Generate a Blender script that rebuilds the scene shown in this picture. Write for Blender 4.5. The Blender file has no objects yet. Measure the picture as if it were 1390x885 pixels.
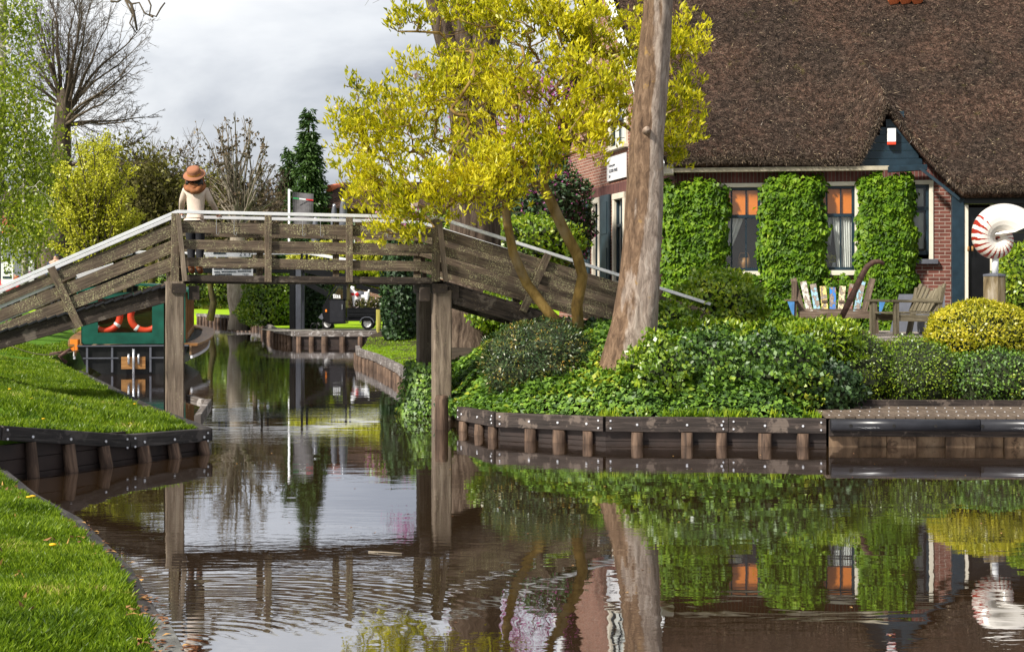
import bpy, bmesh, math, random
import numpy as np
from mathutils import Vector, Matrix, geometry, noise
random.seed(7); rng = np.random.default_rng(7)
R = math.radians
scene = bpy.context.scene
COL = scene.collection

# ------------------------------------------------------------ camera, sky, sun
CAMZ = 2.05; FPX = 2200.0; HY = 395.0; CX = 695.0
cd = bpy.data.cameras.new('camera'); cam = bpy.data.objects.new('camera', cd); COL.objects.link(cam)
cam.location = (0, 0, CAMZ); cam.rotation_euler = (R(90), 0, 0)
cd.sensor_width = 36; cd.lens = FPX/1390*36; cd.shift_y = -(442.5-HY)/1390; cd.clip_end = 6000; cd.clip_start = .1
scene.camera = cam
scene.view_settings.view_transform = 'Standard'; scene.view_settings.look = 'None'
scene.view_settings.gamma = 1; scene.view_settings.exposure = 0.5
SUN_EL, SUN_AZ = 42.0, 229.0      # azimuth clockwise from +Y: behind the camera, to the left
w = bpy.data.worlds.new('World'); scene.world = w; w.use_nodes = True
nt = w.node_tree; nt.nodes.clear(); N = nt.nodes.new; L = nt.links.new
out = N('ShaderNodeOutputWorld'); bg = N('ShaderNodeBackground'); bg.inputs[1].default_value = .115
sky = N('ShaderNodeTexSky'); sky.sky_type = 'NISHITA'; sky.sun_disc = False
sky.sun_elevation = R(SUN_EL); sky.sun_rotation = R(SUN_AZ); sky.dust_density = 2; sky.air_density = 1
tc = N('ShaderNodeTexCoord'); mp = N('ShaderNodeMapping'); mp.inputs['Scale'].default_value = (1, 1, 2.6)
mp.inputs['Location'].default_value = (.35, .2, .12)
L(tc.outputs['Generated'], mp.inputs['Vector'])
n1 = N('ShaderNodeTexNoise'); n1.inputs['Scale'].default_value = 3.6; n1.inputs['Detail'].default_value = 7; n1.inputs['Roughness'].default_value = .5
n1.inputs['Distortion'].default_value = .25
L(mp.outputs[0], n1.inputs['Vector'])
cr = N('ShaderNodeValToRGB'); L(n1.outputs['Fac'], cr.inputs[0])
e = cr.color_ramp.elements; e[0].position = .40; e[0].color = (2.3, 2.45, 2.85, 1); e[1].position = .68; e[1].color = (7.0, 7.0, 7.0, 1)
m = cr.color_ramp.elements.new(.49); m.color = (3.3, 3.45, 3.85, 1)
m = cr.color_ramp.elements.new(.59); m.color = (5.6, 5.7, 5.9, 1)
mx = N('ShaderNodeMix'); mx.data_type = 'RGBA'; mx.inputs[0].default_value = .88
L(sky.outputs[0], mx.inputs[6]); L(cr.outputs[0], mx.inputs[7]); L(mx.outputs[2], bg.inputs[0]); L(bg.outputs[0], out.inputs[0])
sl = bpy.data.lights.new('sun', 'SUN'); sl.energy = 4.9; sl.angle = R(5); sl.color = (1, .95, .86)
so = bpy.data.objects.new('sun', sl); COL.objects.link(so)
_sd = Vector((math.sin(R(SUN_AZ))*math.cos(R(SUN_EL)), math.cos(R(SUN_AZ))*math.cos(R(SUN_EL)), math.sin(R(SUN_EL))))
so.rotation_euler = (-_sd).to_track_quat('-Z', 'Y').to_euler()

# ------------------------------------------------------------ pixel to world helpers (photo pixels)
def W(px, py, D): return Vector(((px-CX)/FPX*D, D, CAMZ-(py-HY)/FPX*D))
def G(px, py, z):
    D = (CAMZ-z)*FPX/(py-HY); return Vector(((px-CX)/FPX*D, D, z))

# ------------------------------------------------------------ mesh building
def rootloc(o):
    v = Vector((0, 0, 0))
    while o is not None: v = v+o.location; o = o.parent
    return v
def tag(o, label=None, cat=None, group=None, kind=None):
    if label: o['label'] = label
    if cat: o['category'] = cat
    if group: o['group'] = group
    if kind: o['kind'] = kind
    return o
def thing(name, loc, label, cat, group=None):
    o = bpy.data.objects.new(name, None); COL.objects.link(o); o.location = loc; o.empty_display_size = .2
    return tag(o, label, cat, group)
def link_mesh(me, name, mat, parent=None, origin=None):
    o = bpy.data.objects.new(name, me); COL.objects.link(o)
    if mat is not None and len(me.materials) == 0: me.materials.append(mat)
    if parent is not None: o.parent = parent
    elif origin is not None: o.location = origin
    return o
class MB:
    def __init__(s): s.v = []; s.f = []; s.uv = []; s.sm = []
    def face(s, pts, uvs=None, smooth=False):
        b = len(s.v); s.v += [tuple(p) for p in pts]; s.f.append(tuple(range(b, b+len(pts))))
        s.uv += uvs if uvs else [(p[0], p[2]) for p in pts]; s.sm.append(smooth)
    def beam(s, p0, p1, wd, ht, up=(0, 0, 1), taper=1.0, bevel=True):
        """box from p0 to p1 (centre line); wd across, ht along up; uv x runs along the length"""
        p0 = Vector(p0); p1 = Vector(p1); d = (p1-p0); ln = d.length
        if ln < 1e-6: return
        d /= ln; up = Vector(up); sx = d.cross(up)
        if sx.length < 1e-4: sx = d.cross(Vector((1, 0, 0)))
        sx.normalize(); u = sx.cross(d).normalized(); a = wd/2; h = ht/2; c = min(a, h)*.14 if bevel else 0
        o = random.uniform(0, 50)
        def ring(p, k):
            L_ = [(-a+c, -h), (a-c, -h), (a, -h+c), (a, h-c), (a-c, h), (-a+c, h), (-a, h-c), (-a, -h+c)] if bevel else [(-a, -h), (a, -h), (a, h), (-a, h)]
            return [p+sx*x*k+u*y*k for x, y in L_]
        r0 = ring(p0, 1); r1 = ring(p1, taper); n = len(r0); per = 0
        for i in range(n):
            j = (i+1) % n; wv = (r0[j]-r0[i]).length
            s.face([r0[i], r0[j], r1[j], r1[i]], [(o, o+per), (o, o+per+wv), (o+ln, o+per+wv), (o+ln, o+per)]); per += wv
        s.face(r0[::-1], [(o+.02*i, o) for i in range(n)]); s.face(r1, [(o+.02*i, o) for i in range(n)])
    def box(s, c, size, rz=0.0):
        c = Vector(c); x, y, z = size
        ax = Vector((math.cos(rz), math.sin(rz), 0)); ay = Vector((-math.sin(rz), math.cos(rz), 0)); az = Vector((0, 0, 1))
        if z >= x and z >= y: s.beam(c-az*z/2, c+az*z/2, x, y, ay)
        elif x >= y: s.beam(c-ax*x/2, c+ax*x/2, y, z, az)
        else: s.beam(c-ay*y/2, c+ay*y/2, x, z, az)
    def tube(s, pts, rad, n=8, cap=True, smooth=True, wob=0.0):
        pts = [Vector(p) for p in pts]; m_ = len(pts)
        if m_ < 2: return
        if not hasattr(rad, '__len__'): rad = [rad]*m_
        t0 = (pts[1]-pts[0]).normalized(); ref = Vector((0, 0, 1)) if abs(t0.z) < .9 else Vector((1, 0, 0))
        sx = t0.cross(ref).normalized(); b = len(s.v); o = random.uniform(0, 30); ln = 0; us = []
        for i, p in enumerate(pts):
            t = (pts[min(i+1, m_-1)]-pts[max(i-1, 0)])
            t = t.normalized() if t.length > 1e-9 else t0
            sx = (sx-t*sx.dot(t)); sx = sx.normalized() if sx.length > 1e-6 else t.orthogonal().normalized()
            sy = t.cross(sx)
            if i: ln += (p-pts[i-1]).length
            us.append(ln+o)
            for k in range(n):
                a = 2*math.pi*k/n; rr = rad[i]*(1+(random.uniform(-wob, wob) if wob else 0))
                q = p+sx*math.cos(a)*rr+sy*math.sin(a)*rr; s.v.append((q.x, q.y, q.z))
        for i in range(m_-1):
            for k in range(n):
                k2 = (k+1) % n
                s.f.append((b+i*n+k, b+i*n+k2, b+(i+1)*n+k2, b+(i+1)*n+k)); s.sm.append(smooth)
                c0 = 2*math.pi*rad[i]*k/n; c1 = 2*math.pi*rad[i]*(k+1)/n
                s.uv += [(us[i], c0), (us[i], c1), (us[i+1], c1), (us[i+1], c0)]
        if cap:
            for i, rev in ((0, True), (m_-1, False)):
                ids = [b+i*n+k for k in range(n)]; ids = ids[::-1] if rev else ids
                s.f.append(tuple(ids)); s.sm.append(False); s.uv += [(o+.03*k, o) for k in range(n)]
    def lathe(s, c, prof, n=20, axis=(0, 0, 1), smooth=True, sc=(1, 1)):
        c = Vector(c); ax = Vector(axis).normalized(); sx = ax.orthogonal().normalized(); sy = ax.cross(sx)
        if abs(ax.z) > .99: sx = Vector((1, 0, 0)); sy = Vector((0, 1, 0))
        b = len(s.v)
        for (r, z) in prof:
            for k in range(n):
                a = 2*math.pi*k/n; q = c+ax*z+sx*math.cos(a)*r*sc[0]+sy*math.sin(a)*r*sc[1]; s.v.append(tuple(q))
        for i in range(len(prof)-1):
            for k in range(n):
                k2 = (k+1) % n; s.f.append((b+i*n+k, b+i*n+k2, b+(i+1)*n+k2, b+(i+1)*n+k)); s.sm.append(smooth)
                s.uv += [(prof[i][1], k/n), (prof[i][1], (k+1)/n), (prof[i+1][1], (k+1)/n), (prof[i+1][1], k/n)]
    def prism(s, poly, n, th):
        """extrude polygon (list of Vectors) by n*th, both caps"""
        n = Vector(n).normalized()*th; a = [Vector(p) for p in poly]; b = [p+n for p in a]
        s.face(a[::-1]); s.face(b)
        for i in range(len(a)):
            j = (i+1) % len(a); s.face([a[i], a[j], b[j], b[i]])
    def build(s, name, mat, parent=None, origin=None, label=None):
        off = rootloc(parent) if parent is not None else (Vector(origin) if origin is not None else Vector((0, 0, 0)))
        me = bpy.data.meshes.new(name)
        V = np.array(s.v, dtype=np.float64)-np.array(off)
        me.from_pydata(V.tolist(), [], s.f)
        uvl = me.uv_layers.new(name='UVMap'); uvl.data.foreach_set('uv', np.array(s.uv, dtype=np.float32).ravel())
        me.polygons.foreach_set('use_smooth', s.sm); me.update()
        o = link_mesh(me, name, mat, parent, off)
        if label: o['label'] = label
        return o
def np_mesh(name, V, k, mat, parent=None, origin=None, smooth=False):
    """V: (n,k,3) array, each row one k-gon"""
    off = rootloc(parent) if parent is not None else (Vector(origin) if origin is not None else Vector((0, 0, 0)))
    n = V.shape[0]; V = (V.reshape(-1, 3)-np.array(off)).astype(np.float32)
    me = bpy.data.meshes.new(name); me.vertices.add(n*k); me.vertices.foreach_set('co', V.ravel())
    me.loops.add(n*k); me.loops.foreach_set('vertex_index', np.arange(n*k, dtype=np.int32))
    me.polygons.add(n); me.polygons.foreach_set('loop_start', np.arange(0, n*k, k, dtype=np.int32))
    me.polygons.foreach_set('loop_total', np.full(n, k, dtype=np.int32)); me.update(calc_edges=True)
    return link_mesh(me, name, mat, parent, off)
def unit(a): return a/np.maximum(np.linalg.norm(a, axis=-1, keepdims=True), 1e-9)
def leaf_quads(P, D, Nn, ln, wd, fold=.25):
    """P base points, D direction to the tip, Nn rough leaf normal"""
    n = len(P); D = unit(D); S = unit(np.cross(D, Nn)); U = np.cross(S, D)
    ln = (np.asarray(ln)*np.ones(n))[:, None]; wd = (np.asarray(wd)*np.ones(n))[:, None]
    mid = P+D*ln*.45; a = P; b = mid+S*wd*.5+U*wd*fold; c = P+D*ln-U*ln*.12; d = mid-S*wd*.5+U*wd*fold
    return np.stack([a, b, c, d], 1)
def rnd_dir(n): return unit(rng.normal(size=(n, 3)))
def lumps(P, s=1.0, o=0.0):
    """cheap smooth 3d noise in about -1..1"""
    x, y, z = P[:, 0]*s+o, P[:, 1]*s+o*1.7, P[:, 2]*s+o*.6
    return (np.sin(x*2.1+1.3*np.sin(y*1.7+z))+np.sin(y*2.7+1.1*np.sin(z*2.3+x*1.1))+np.sin(z*3.1+1.2*np.sin(x*1.9))+.6*np.sin(x*5.3+z*4.1)+.6*np.sin(y*4.7-z*5.9))/3.4

# ------------------------------------------------------------ materials
MATS = {}
def newmat(name):
    m = bpy.data.materials.new(name); m.use_nodes = True; nt = m.node_tree; nt.nodes.clear()
    o = nt.nodes.new('ShaderNodeOutputMaterial'); return m, nt, o
def ramp(nt, fac, stops):
    r = nt.nodes.new('ShaderNodeValToRGB'); nt.links.new(fac, r.inputs[0]); el = r.color_ramp.elements
    el[0].position = stops[0][0]; el[0].color = (*stops[0][1], 1); el[1].position = stops[-1][0]; el[1].color = (*stops[-1][1], 1)
    for p, c in stops[1:-1]: q = el.new(p); q.color = (*c, 1)
    return r.outputs[0]
def mixc(nt, fac, a, b, mode='MIX'):
    m = nt.nodes.new('ShaderNodeMix'); m.data_type = 'RGBA'; m.blend_type = mode
    for sock, val in ((m.inputs[0], fac), (m.inputs[6], a), (m.inputs[7], b)):
        if isinstance(val, bpy.types.NodeSocket): nt.links.new(val, sock)
        elif isinstance(val, (int, float)): sock.default_value = val
        else: sock.default_value = (*val, 1)
    return m.outputs[2]
def coords(nt, kind='Object', scale=(1, 1, 1), loc=(0, 0, 0)):
    t = nt.nodes.new('ShaderNodeTexCoord'); mp = nt.nodes.new('ShaderNodeMapping')
    mp.inputs['Scale'].default_value = scale; mp.inputs['Location'].default_value = loc
    nt.links.new(t.outputs[kind], mp.inputs[0]); return mp.outputs[0]
def noise_n(nt, vec, scale, detail=4, rough=.55, dist=0):
    n = nt.nodes.new('ShaderNodeTexNoise'); n.inputs['Scale'].default_value = scale; n.inputs['Detail'].default_value = detail
    n.inputs['Roughness'].default_value = rough; n.inputs['Distortion'].default_value = dist
    nt.links.new(vec, n.inputs['Vector']); return n.outputs['Fac']
def principled(nt, o, col, rough=.7, metal=0, spec=.4, bump=None, bstr=.3, bdist=.01, **kw):
    p = nt.nodes.new('ShaderNodeBsdfPrincipled')
    if isinstance(col, bpy.types.NodeSocket): nt.links.new(col, p.inputs['Base Color'])
    else: p.inputs['Base Color'].default_value = (*col, 1)
    if isinstance(rough, bpy.types.NodeSocket): nt.links.new(rough, p.inputs['Roughness'])
    else: p.inputs['Roughness'].default_value = rough
    p.inputs['Metallic'].default_value = metal; p.inputs['Specular IOR Level'].default_value = spec
    if bump is not None:
        b = nt.nodes.new('ShaderNodeBump'); b.inputs['Strength'].default_value = bstr; b.inputs['Distance'].default_value = bdist
        nt.links.new(bump, b.inputs['Height']); nt.links.new(b.outputs[0], p.inputs['Normal'])
    nt.links.new(p.outputs[0], o.inputs[0]); return p
def plain(name, col, rough=.5, metal=0, var=.25, scale=6, spec=.4, bstr=.15):
    m, nt, o = newmat(name); v = coords(nt)
    n = noise_n(nt, v, scale, 5); c = [max(0, x) for x in col]
    cc = ramp(nt, n, [(.3, tuple(x*(1-var) for x in c)), (.7, tuple(min(1, x*(1+var)) for x in c))])
    principled(nt, o, cc, rough, metal, spec, n, bstr, .01); return m
def wood(name, dark, mid, light, lichen=0.0, lcol=(.40, .37, .2), grain=22, bdist=.012, wear=None, rough=.8):
    m, nt, o = newmat(name); v = coords(nt, 'UV', (1.6, grain, 1)); vb = coords(nt, 'UV', (1, 1, 1)); ob = coords(nt, 'Object')
    g = noise_n(nt, v, 1.0, 6, .65, .6); big = noise_n(nt, ob, 1.7, 4)
    c = ramp(nt, g, [(.3, dark), (.5, mid), (.72, light)])
    c = mixc(nt, ramp(nt, big, [(.35, (0, 0, 0)), (.65, (1, 1, 1))]), c, mixc(nt, .45, c, dark))
    if wear:
        wn = noise_n(nt, vb, 3.2, 6, .7, .4); c = mixc(nt, ramp(nt, wn, [(.54, (0, 0, 0)), (.6, (1, 1, 1))]), c, wear)
    if lichen:
        l1 = noise_n(nt, ob, 58, 3, .6); l2 = noise_n(nt, ob, 4.0, 3)
        a = ramp(nt, l1, [(.67-.12*lichen, (0, 0, 0)), (.71-.12*lichen, (1, 1, 1))]); b = ramp(nt, l2, [(.42, (0, 0, 0)), (.6, (1, 1, 1))])
        mm = mixc(nt, 1.0, a, b, 'MULTIPLY'); c = mixc(nt, mm, c, lcol)
    principled(nt, o, c, rough, 0, .3, g, .9, bdist); return m
def leafmat(name, stops, trans=.35, gloss=.06, clump=None, tint=(.9, 1, .35), rough=.4):
    """random shade per leaf"""
    m, nt, o = newmat(name); gi = nt.nodes.new('ShaderNodeNewGeometry'); f = gi.outputs['Random Per Island']
    if clump:
        n = noise_n(nt, coords(nt), clump, 2); mth = nt.nodes.new('ShaderNodeMath'); mth.operation = 'MULTIPLY_ADD'
        nt.links.new(f, mth.inputs[0]); mth.inputs[1].default_value = .62
        m2 = nt.nodes.new('ShaderNodeMath'); m2.operation = 'MULTIPLY_ADD'; nt.links.new(n, m2.inputs[0]); m2.inputs[1].default_value = 1.3; m2.inputs[2].default_value = -.46
        nt.links.new(m2.outputs[0], mth.inputs[2]); f = mth.outputs[0]
    c = ramp(nt, f, stops)
    d = nt.nodes.new('ShaderNodeBsdfDiffuse'); nt.links.new(c, d.inputs[0])
    t = nt.nodes.new('ShaderNodeBsdfTranslucent'); nt.links.new(mixc(nt, .5, c, mixc(nt, 1, c, (1.6*tint[0], 1.6*tint[1], 1.6*tint[2]), 'MULTIPLY')), t.inputs[0])
    a = nt.nodes.new('ShaderNodeMixShader'); a.inputs[0].default_value = trans; nt.links.new(d.outputs[0], a.inputs[1]); nt.links.new(t.outputs[0], a.inputs[2])
    gl = nt.nodes.new('ShaderNodeBsdfGlossy'); gl.inputs['Roughness'].default_value = rough
    b = nt.nodes.new('ShaderNodeMixShader'); b.inputs[0].default_value = gloss; nt.links.new(a.outputs[0], b.inputs[1]); nt.links.new(gl.outputs[0], b.inputs[2])
    nt.links.new(b.outputs[0], o.inputs[0]); return m
def barkmat(name, dark, mid, light, moss=None, sc=9, stretch=.18, bdist=.03):
    m, nt, o = newmat(name); v = coords(nt, 'Object', (1, 1, stretch)); g = noise_n(nt, v, sc, 8, .68, .5)
    c = ramp(nt, g, [(.32, dark), (.5, mid), (.7, light)])
    if moss:
        b = noise_n(nt, coords(nt, 'Object', (1, 1, .5)), 2.3, 5); c = mixc(nt, ramp(nt, b, [(.5, (0, 0, 0)), (.62, (1, 1, 1))]), c, moss)
    principled(nt, o, c, .9, 0, .2, g, 1, bdist); return m
def thatchmat():
    m, nt, o = newmat('thatch'); v = coords(nt, 'Object', (1, 1, 1)); g0 = noise_n(nt, v, 38, 6, .75, .8); g1 = noise_n(nt, v, 9, 4, .6, .5); gm = nt.nodes.new('ShaderNodeMath'); gm.operation = 'MULTIPLY_ADD'; nt.links.new(g1, gm.inputs[0]); gm.inputs[1].default_value = .55; nt.links.new(g0, gm.inputs[2]); gs = nt.nodes.new('ShaderNodeMath'); gs.operation = 'SUBTRACT'; nt.links.new(gm.outputs[0], gs.inputs[0]); gs.inputs[1].default_value = .275; g = gs.outputs[0]; b = noise_n(nt, v, .8, 5, .6)
    c = ramp(nt, g, [(.34, (.009, .007, .006)), (.5, (.042, .029, .022)), (.66, (.145, .10, .076))])
    c = mixc(nt, ramp(nt, b, [(.4, (0, 0, 0)), (.60, (.9, .9, .9))]), c, mixc(nt, 1, c, (1.75, 1.5, 1.4), 'MULTIPLY'))
    ms = noise_n(nt, v, 2.2, 7, .7); c = mixc(nt, ramp(nt, ms, [(.62, (0, 0, 0)), (.74, (.7, .7, .7))]), c, (.11, .10, .018))
    principled(nt, o, c, .95, 0, .1, g, 1, .06); return m
def brickmat(name, c1, c2, mortar, soldier=False):
    m, nt, o = newmat(name); v = coords(nt, 'UV'); t = nt.nodes.new('ShaderNodeTexBrick'); nt.links.new(v, t.inputs['Vector'])
    t.inputs['Scale'].default_value = 1; t.inputs['Brick Width'].default_value = .075 if soldier else .225; t.inputs['Row Height'].default_value = .24 if soldier else .075
    t.inputs['Mortar Size'].default_value = .009; t.inputs['Mortar Smooth'].default_value = .2; t.inputs['Bias'].default_value = -.1
    t.inputs['Color1'].default_value = (*c1, 1); t.inputs['Color2'].default_value = (*c2, 1); t.inputs['Mortar'].default_value = (*mortar, 1)
    if soldier: t.offset = 0
    n = noise_n(nt, v, 5, 6, .7); c = mixc(nt, ramp(nt, n, [(.35, (0, 0, 0)), (.7, (.7, .7, .7))]), t.outputs['Color'], mixc(nt, 1, t.outputs['Color'], (.5, .45, .45), 'MULTIPLY'))
    iv = nt.nodes.new('ShaderNodeMath'); iv.operation = 'SUBTRACT'; iv.inputs[0].default_value = 1; nt.links.new(t.outputs['Fac'], iv.inputs[1])
    principled(nt, o, c, .85, 0, .2, iv.outputs[0], .8, .008); return m

M = {}
M['bridge'] = wood('weathered_oak', (.045, .034, .026), (.135, .096, .066), (.27, .205, .145), 1.05)
M['bridge_dark'] = wood('dark_oak_beam', (.016, .012, .01), (.05, .036, .028), (.11, .085, .065), .3, (.22, .17, .09), wear=(.13, .105, .085))
M['pile'] = wood('grey_pile', (.07, .052, .038), (.2, .15, .11), (.36, .29, .22), .3, grain=16)
M['pile_shade'] = wood('shaded_pile', (.05, .038, .028), (.13, .1, .075), (.22, .18, .14), .1, grain=16)  # darker copy of the pile wood, shade on the far piles in its colour
M['cap'] = plain('rail_metal', (.74, .74, .76), .4, .05, .10, 5)
M['bankbeam'] = wood('tarred_bank_beam', (.010, .008, .007), (.042, .031, .026), (.11, .084, .072), 0, grain=26, wear=(.12, .092, .074))
M['bankbeam_d'] = wood('black_bank_beam', (.010, .009, .008), (.035, .03, .028), (.09, .08, .072), .0, grain=26, wear=(.07, .06, .055))
M['bankbeam_f'] = wood('grey_bank_beam', (.04, .034, .03), (.15, .125, .11), (.3, .27, .25), 0, grain=26, wear=(.36, .33, .31))
M['bankpile'] = wood('bank_pile', (.02, .012, .008), (.11, .068, .045), (.25, .16, .105), 0, grain=14)
M['sheet'] = plain('old_sheet_boards', (.022, .013, .010), .7, 0, .5, 4)
M['bolt'] = plain('zinc_bolt', (.75, .75, .78), .35, .5, .05)
M['thatch'] = thatchmat()
M['straw'] = leafmat('straw', [(0, (.028, .021, .017)), (.6, (.10, .075, .058)), (.93, (.22, .165, .12)), (1, (.5, .38, .24))], .1, .02)
M['brick'] = brickmat('red_brick', (.16, .055, .042), (.25, .095, .07), (.4, .32, .27))
M['brick_sunlit'] = brickmat('sunny_brick', (.24, .10, .07), (.36, .16, .11), (.5, .42, .34))  # paler copy of the brick with sunlight put into its colour
M['soldier'] = brickmat('soldier_brick', (.12, .045, .04), (.19, .07, .058), (.2, .15, .13), True)
M['cream'] = plain('cream_paint', (.72, .66, .54), .5, 0, .08)
M['white'] = plain('white_paint', (.8, .8, .8), .45, 0, .06)
M['navy'] = plain('navy_paint', (.012, .028, .042), .35, 0, .25)
M['slateblue'] = plain('blue_grey_shutter', (.035, .06, .075), .4, 0, .2)
M['black'] = plain('black_paint', (.006, .006, .007), .3, 0, .3)
M['dark'] = plain('dark_interior', (.012, .011, .010), .9, 0, .3)  # near-black, so shade indoors and in holes is in the colour
M['curtain'] = plain('white_curtain', (.78, .77, .74), .9, 0, .05)
M['orange'] = plain('orange_blind', (.75, .2, .012), .55, 0, .14, 3)
M['redblind'] = plain('red_brown_panel', (.2, .05, .03), .6)
M['grey'] = plain('slate_grey', (.09, .095, .115), .6, 0, .15)
M['stone'] = plain('grey_stone', (.2, .2, .21), .8)
M['tile'] = plain('orange_tile', (.62, .16, .06), .6, 0, .3)
M['plastic'] = plain('black_plastic', (.02, .02, .024), .3, 0, .2, 8)
M['bench'] = wood('bench_wood', (.04, .028, .02), (.15, .105, .075), (.3, .23, .18), .1)
M['bench2'] = wood('greenish_bench_wood', (.06, .05, .03), (.18, .15, .095), (.32, .28, .2), .2)
def peel(name, base, under=(.16, .11, .08)):
    m, nt, o = newmat(name); v = coords(nt, 'Object', (1, 1, .5)); n = noise_n(nt, v, 16, 5, .7)
    c = ramp(nt, n, [(.47, base), (.52, under), (.62, (.35, .3, .26))]); principled(nt, o, c, .75, 0, .3, n, .5, .005); return m
for k, c in dict(sl_white=(.6, .58, .52), sl_ltblue=(.3, .5, .6), sl_yellow=(.75, .58, .2), sl_blue=(.03, .2, .6), sl_cream=(.78, .68, .42), sl_red=(.25, .08, .06)).items():
    M[k] = peel(k, c)
M['sl_tri'] = plain('blue_white_triangle', (.06, .2, .45), .6)
M['rust'] = plain('rusty_iron', (.11, .06, .045), .7, .3, .5, 14)
M['boatgreen'] = plain('green_canvas', (.006, .085, .055), .42, 0, .3, 3, bstr=.5)
M['boathull'] = plain('black_hull', (.012, .012, .012), .3, 0, .5, 3)
M['teak'] = wood('varnished_wood', (.14, .06, .02), (.35, .17, .055), (.5, .28, .1), 0, rough=.35)
M['hullwood'] = wood('hull_planking', (.1, .06, .03), (.24, .15, .08), (.36, .25, .15), 0)
M['buoy'] = plain('orange_red_ring', (.72, .055, .02), .45, 0, .08)
M['rubber'] = plain('tyre_rubber', (.015, .015, .016), .8)
M['chrome'] = plain('pale_metal', (.55, .56, .58), .25, .7, .1)
M['skin'] = plain('skin', (.5, .29, .2), .5, 0, .05)
M['hair'] = plain('dark_hair', (.014, .010, .009), .5, 0, .3, 30)
M['jumper'] = plain('cream_jumper', (.66, .53, .44), .85, 0, .06, 14)
M['trousers'] = plain('black_trousers', (.014, .014, .018), .8)
M['boots'] = plain('tan_boots', (.28, .1, .035), .6)
M['hat'] = plain('brown_felt_hat', (.33, .135, .07), .85, 0, .08)
M['hatband'] = plain('mustard_hat_band', (.5, .25, .03), .7)
M['scarf'] = plain('rust_scarf', (.27, .10, .035), .8, 0, .35, 12)
M['redcloth'] = plain('red_cloth', (.6, .02, .02), .7)
M['bluecloth'] = plain('dark_blue_jacket', (.02, .03, .06), .7)
M['pink'] = leafmat('pink_petals', [(0, (.32, .06, .22)), (1, (.6, .2, .42))], .3, .02, tint=(1, .5, .9))
M['petal'] = leafmat('pale_petals', [(0, (.6, .45, .5)), (1, (.8, .72, .74))], .3, .02, tint=(1, .9, .9))
M['dand'] = plain('dandelion_yellow', (.85, .5, .01), .7)
M['litter'] = leafmat('fallen_leaves', [(0, (.1, .05, .03)), (.6, (.25, .12, .06)), (1, (.6, .35, .12))], .1, .03)
# foliage
M['magnolia'] = leafmat('magnolia_leaf', [(0, (.13, .17, .010)), (.3, (.38, .38, .014)), (.65, (.68, .62, .022)), (1, (.92, .83, .09))], .5, .02, 1.1, tint=(1, 1, .3))
M['climber'] = leafmat('climber_leaf', [(0, (.02, .055, .005)), (.45, (.085, .18, .007)), (.9, (.21, .34, .015)), (1, (.36, .44, .05))], .3, .02, 1.6, rough=.5)
M['ivy'] = leafmat('ivy_leaf', [(0, (.02, .05, .012)), (.42, (.08, .165, .02)), (.75, (.19, .33, .03)), (1, (.45, .45, .04))], .2, .05, 1.3, rough=.5)
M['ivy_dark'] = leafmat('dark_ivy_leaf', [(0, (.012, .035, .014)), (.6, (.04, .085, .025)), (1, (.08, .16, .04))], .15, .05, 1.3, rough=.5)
M['hedge'] = leafmat('hedge_leaf', [(0, (.035, .075, .008)), (.45, (.14, .25, .012)), (1, (.38, .46, .03))], .3, .06, 2)
M['shrub'] = leafmat('bright_shrub_leaf', [(0, (.07, .14, .01)), (.5, (.20, .32, .013)), (1, (.48, .54, .03))], .35, .06, 2)
M['ball'] = leafmat('yellow_box_leaf', [(0, (.2, .22, .01)), (.4, (.46, .44, .02)), (1, (.75, .62, .05))], .35, .05, 3)
M['mound'] = leafmat('conifer_mound_leaf', [(0, (.015, .04, .014)), (.5, (.05, .10, .025)), (.78, (.17, .17, .03)), (1, (.5, .28, .05))], .15, .05, 3.5)
M['birch'] = leafmat('birch_leaf', [(0, (.10, .14, .012)), (.6, (.26, .33, .02)), (1, (.52, .54, .05))], .45, .04, .5)
M['spring'] = leafmat('spring_yellow_leaf', [(0, (.35, .36, .03)), (.5, (.6, .58, .05)), (1, (.72, .68, .12))], .45, .03, .6)
M['olive'] = leafmat('olive_bud', [(0, (.08, .07, .025)), (.6, (.16, .15, .04)), (1, (.32, .3, .05))], .3, .02, .25)
M['brownbud'] = leafmat('brown_bud', [(0, (.07, .05, .035)), (1, (.2, .15, .09))], .2, .02)
M['conifer'] = leafmat('fir_needles', [(0, (.02, .05, .018)), (1, (.09, .16, .035))], .1, .03, .6)
M['grass'] = leafmat('grass_blade', [(0, (.03, .065, .006)), (.45, (.12, .20, .009)), (.88, (.29, .39, .025)), (1, (.5, .42, .15))], .35, .03, 1.5)
M['lawn'] = leafmat('lawn_blade', [(0, (.18, .34, .01)), (1, (.38, .55, .02))], .4, .03, .5)
M['bark'] = barkmat('grey_bark', (.09, .06, .042), (.24, .165, .12), (.42, .33, .26), None, 7, .16, .03)
M['bark_oak'] = barkmat('brown_furrowed_bark', (.022, .014, .01), (.09, .062, .045), (.2, .15, .11), None, 11, .14, .06)
M['bark_mag'] = barkmat('mossy_smooth_bark', (.07, .042, .014), (.2, .125, .035), (.33, .22, .07), (.26, .19, .10), 6, .5, .01)
M['bark_bare'] = barkmat('bare_branch_bark', (.04, .03, .022), (.1, .078, .055), (.2, .15, .1), None, 4, .3, .02)
M['bark_moss'] = barkmat('mossy_dark_bark', (.02, .016, .008), (.055, .045, .018), (.12, .11, .03), (.11, .10, .015), 4, .3, .02)
M['bark_pale'] = barkmat('pale_twig_bark', (.12, .1, .075), (.24, .2, .15), (.36, .32, .26), None, 4, .3, .01)
M['bark_birch'] = barkmat('birch_bark', (.1, .08, .06), (.5, .45, .4), (.65, .62, .58), None, 5, 2.0, .01)
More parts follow.
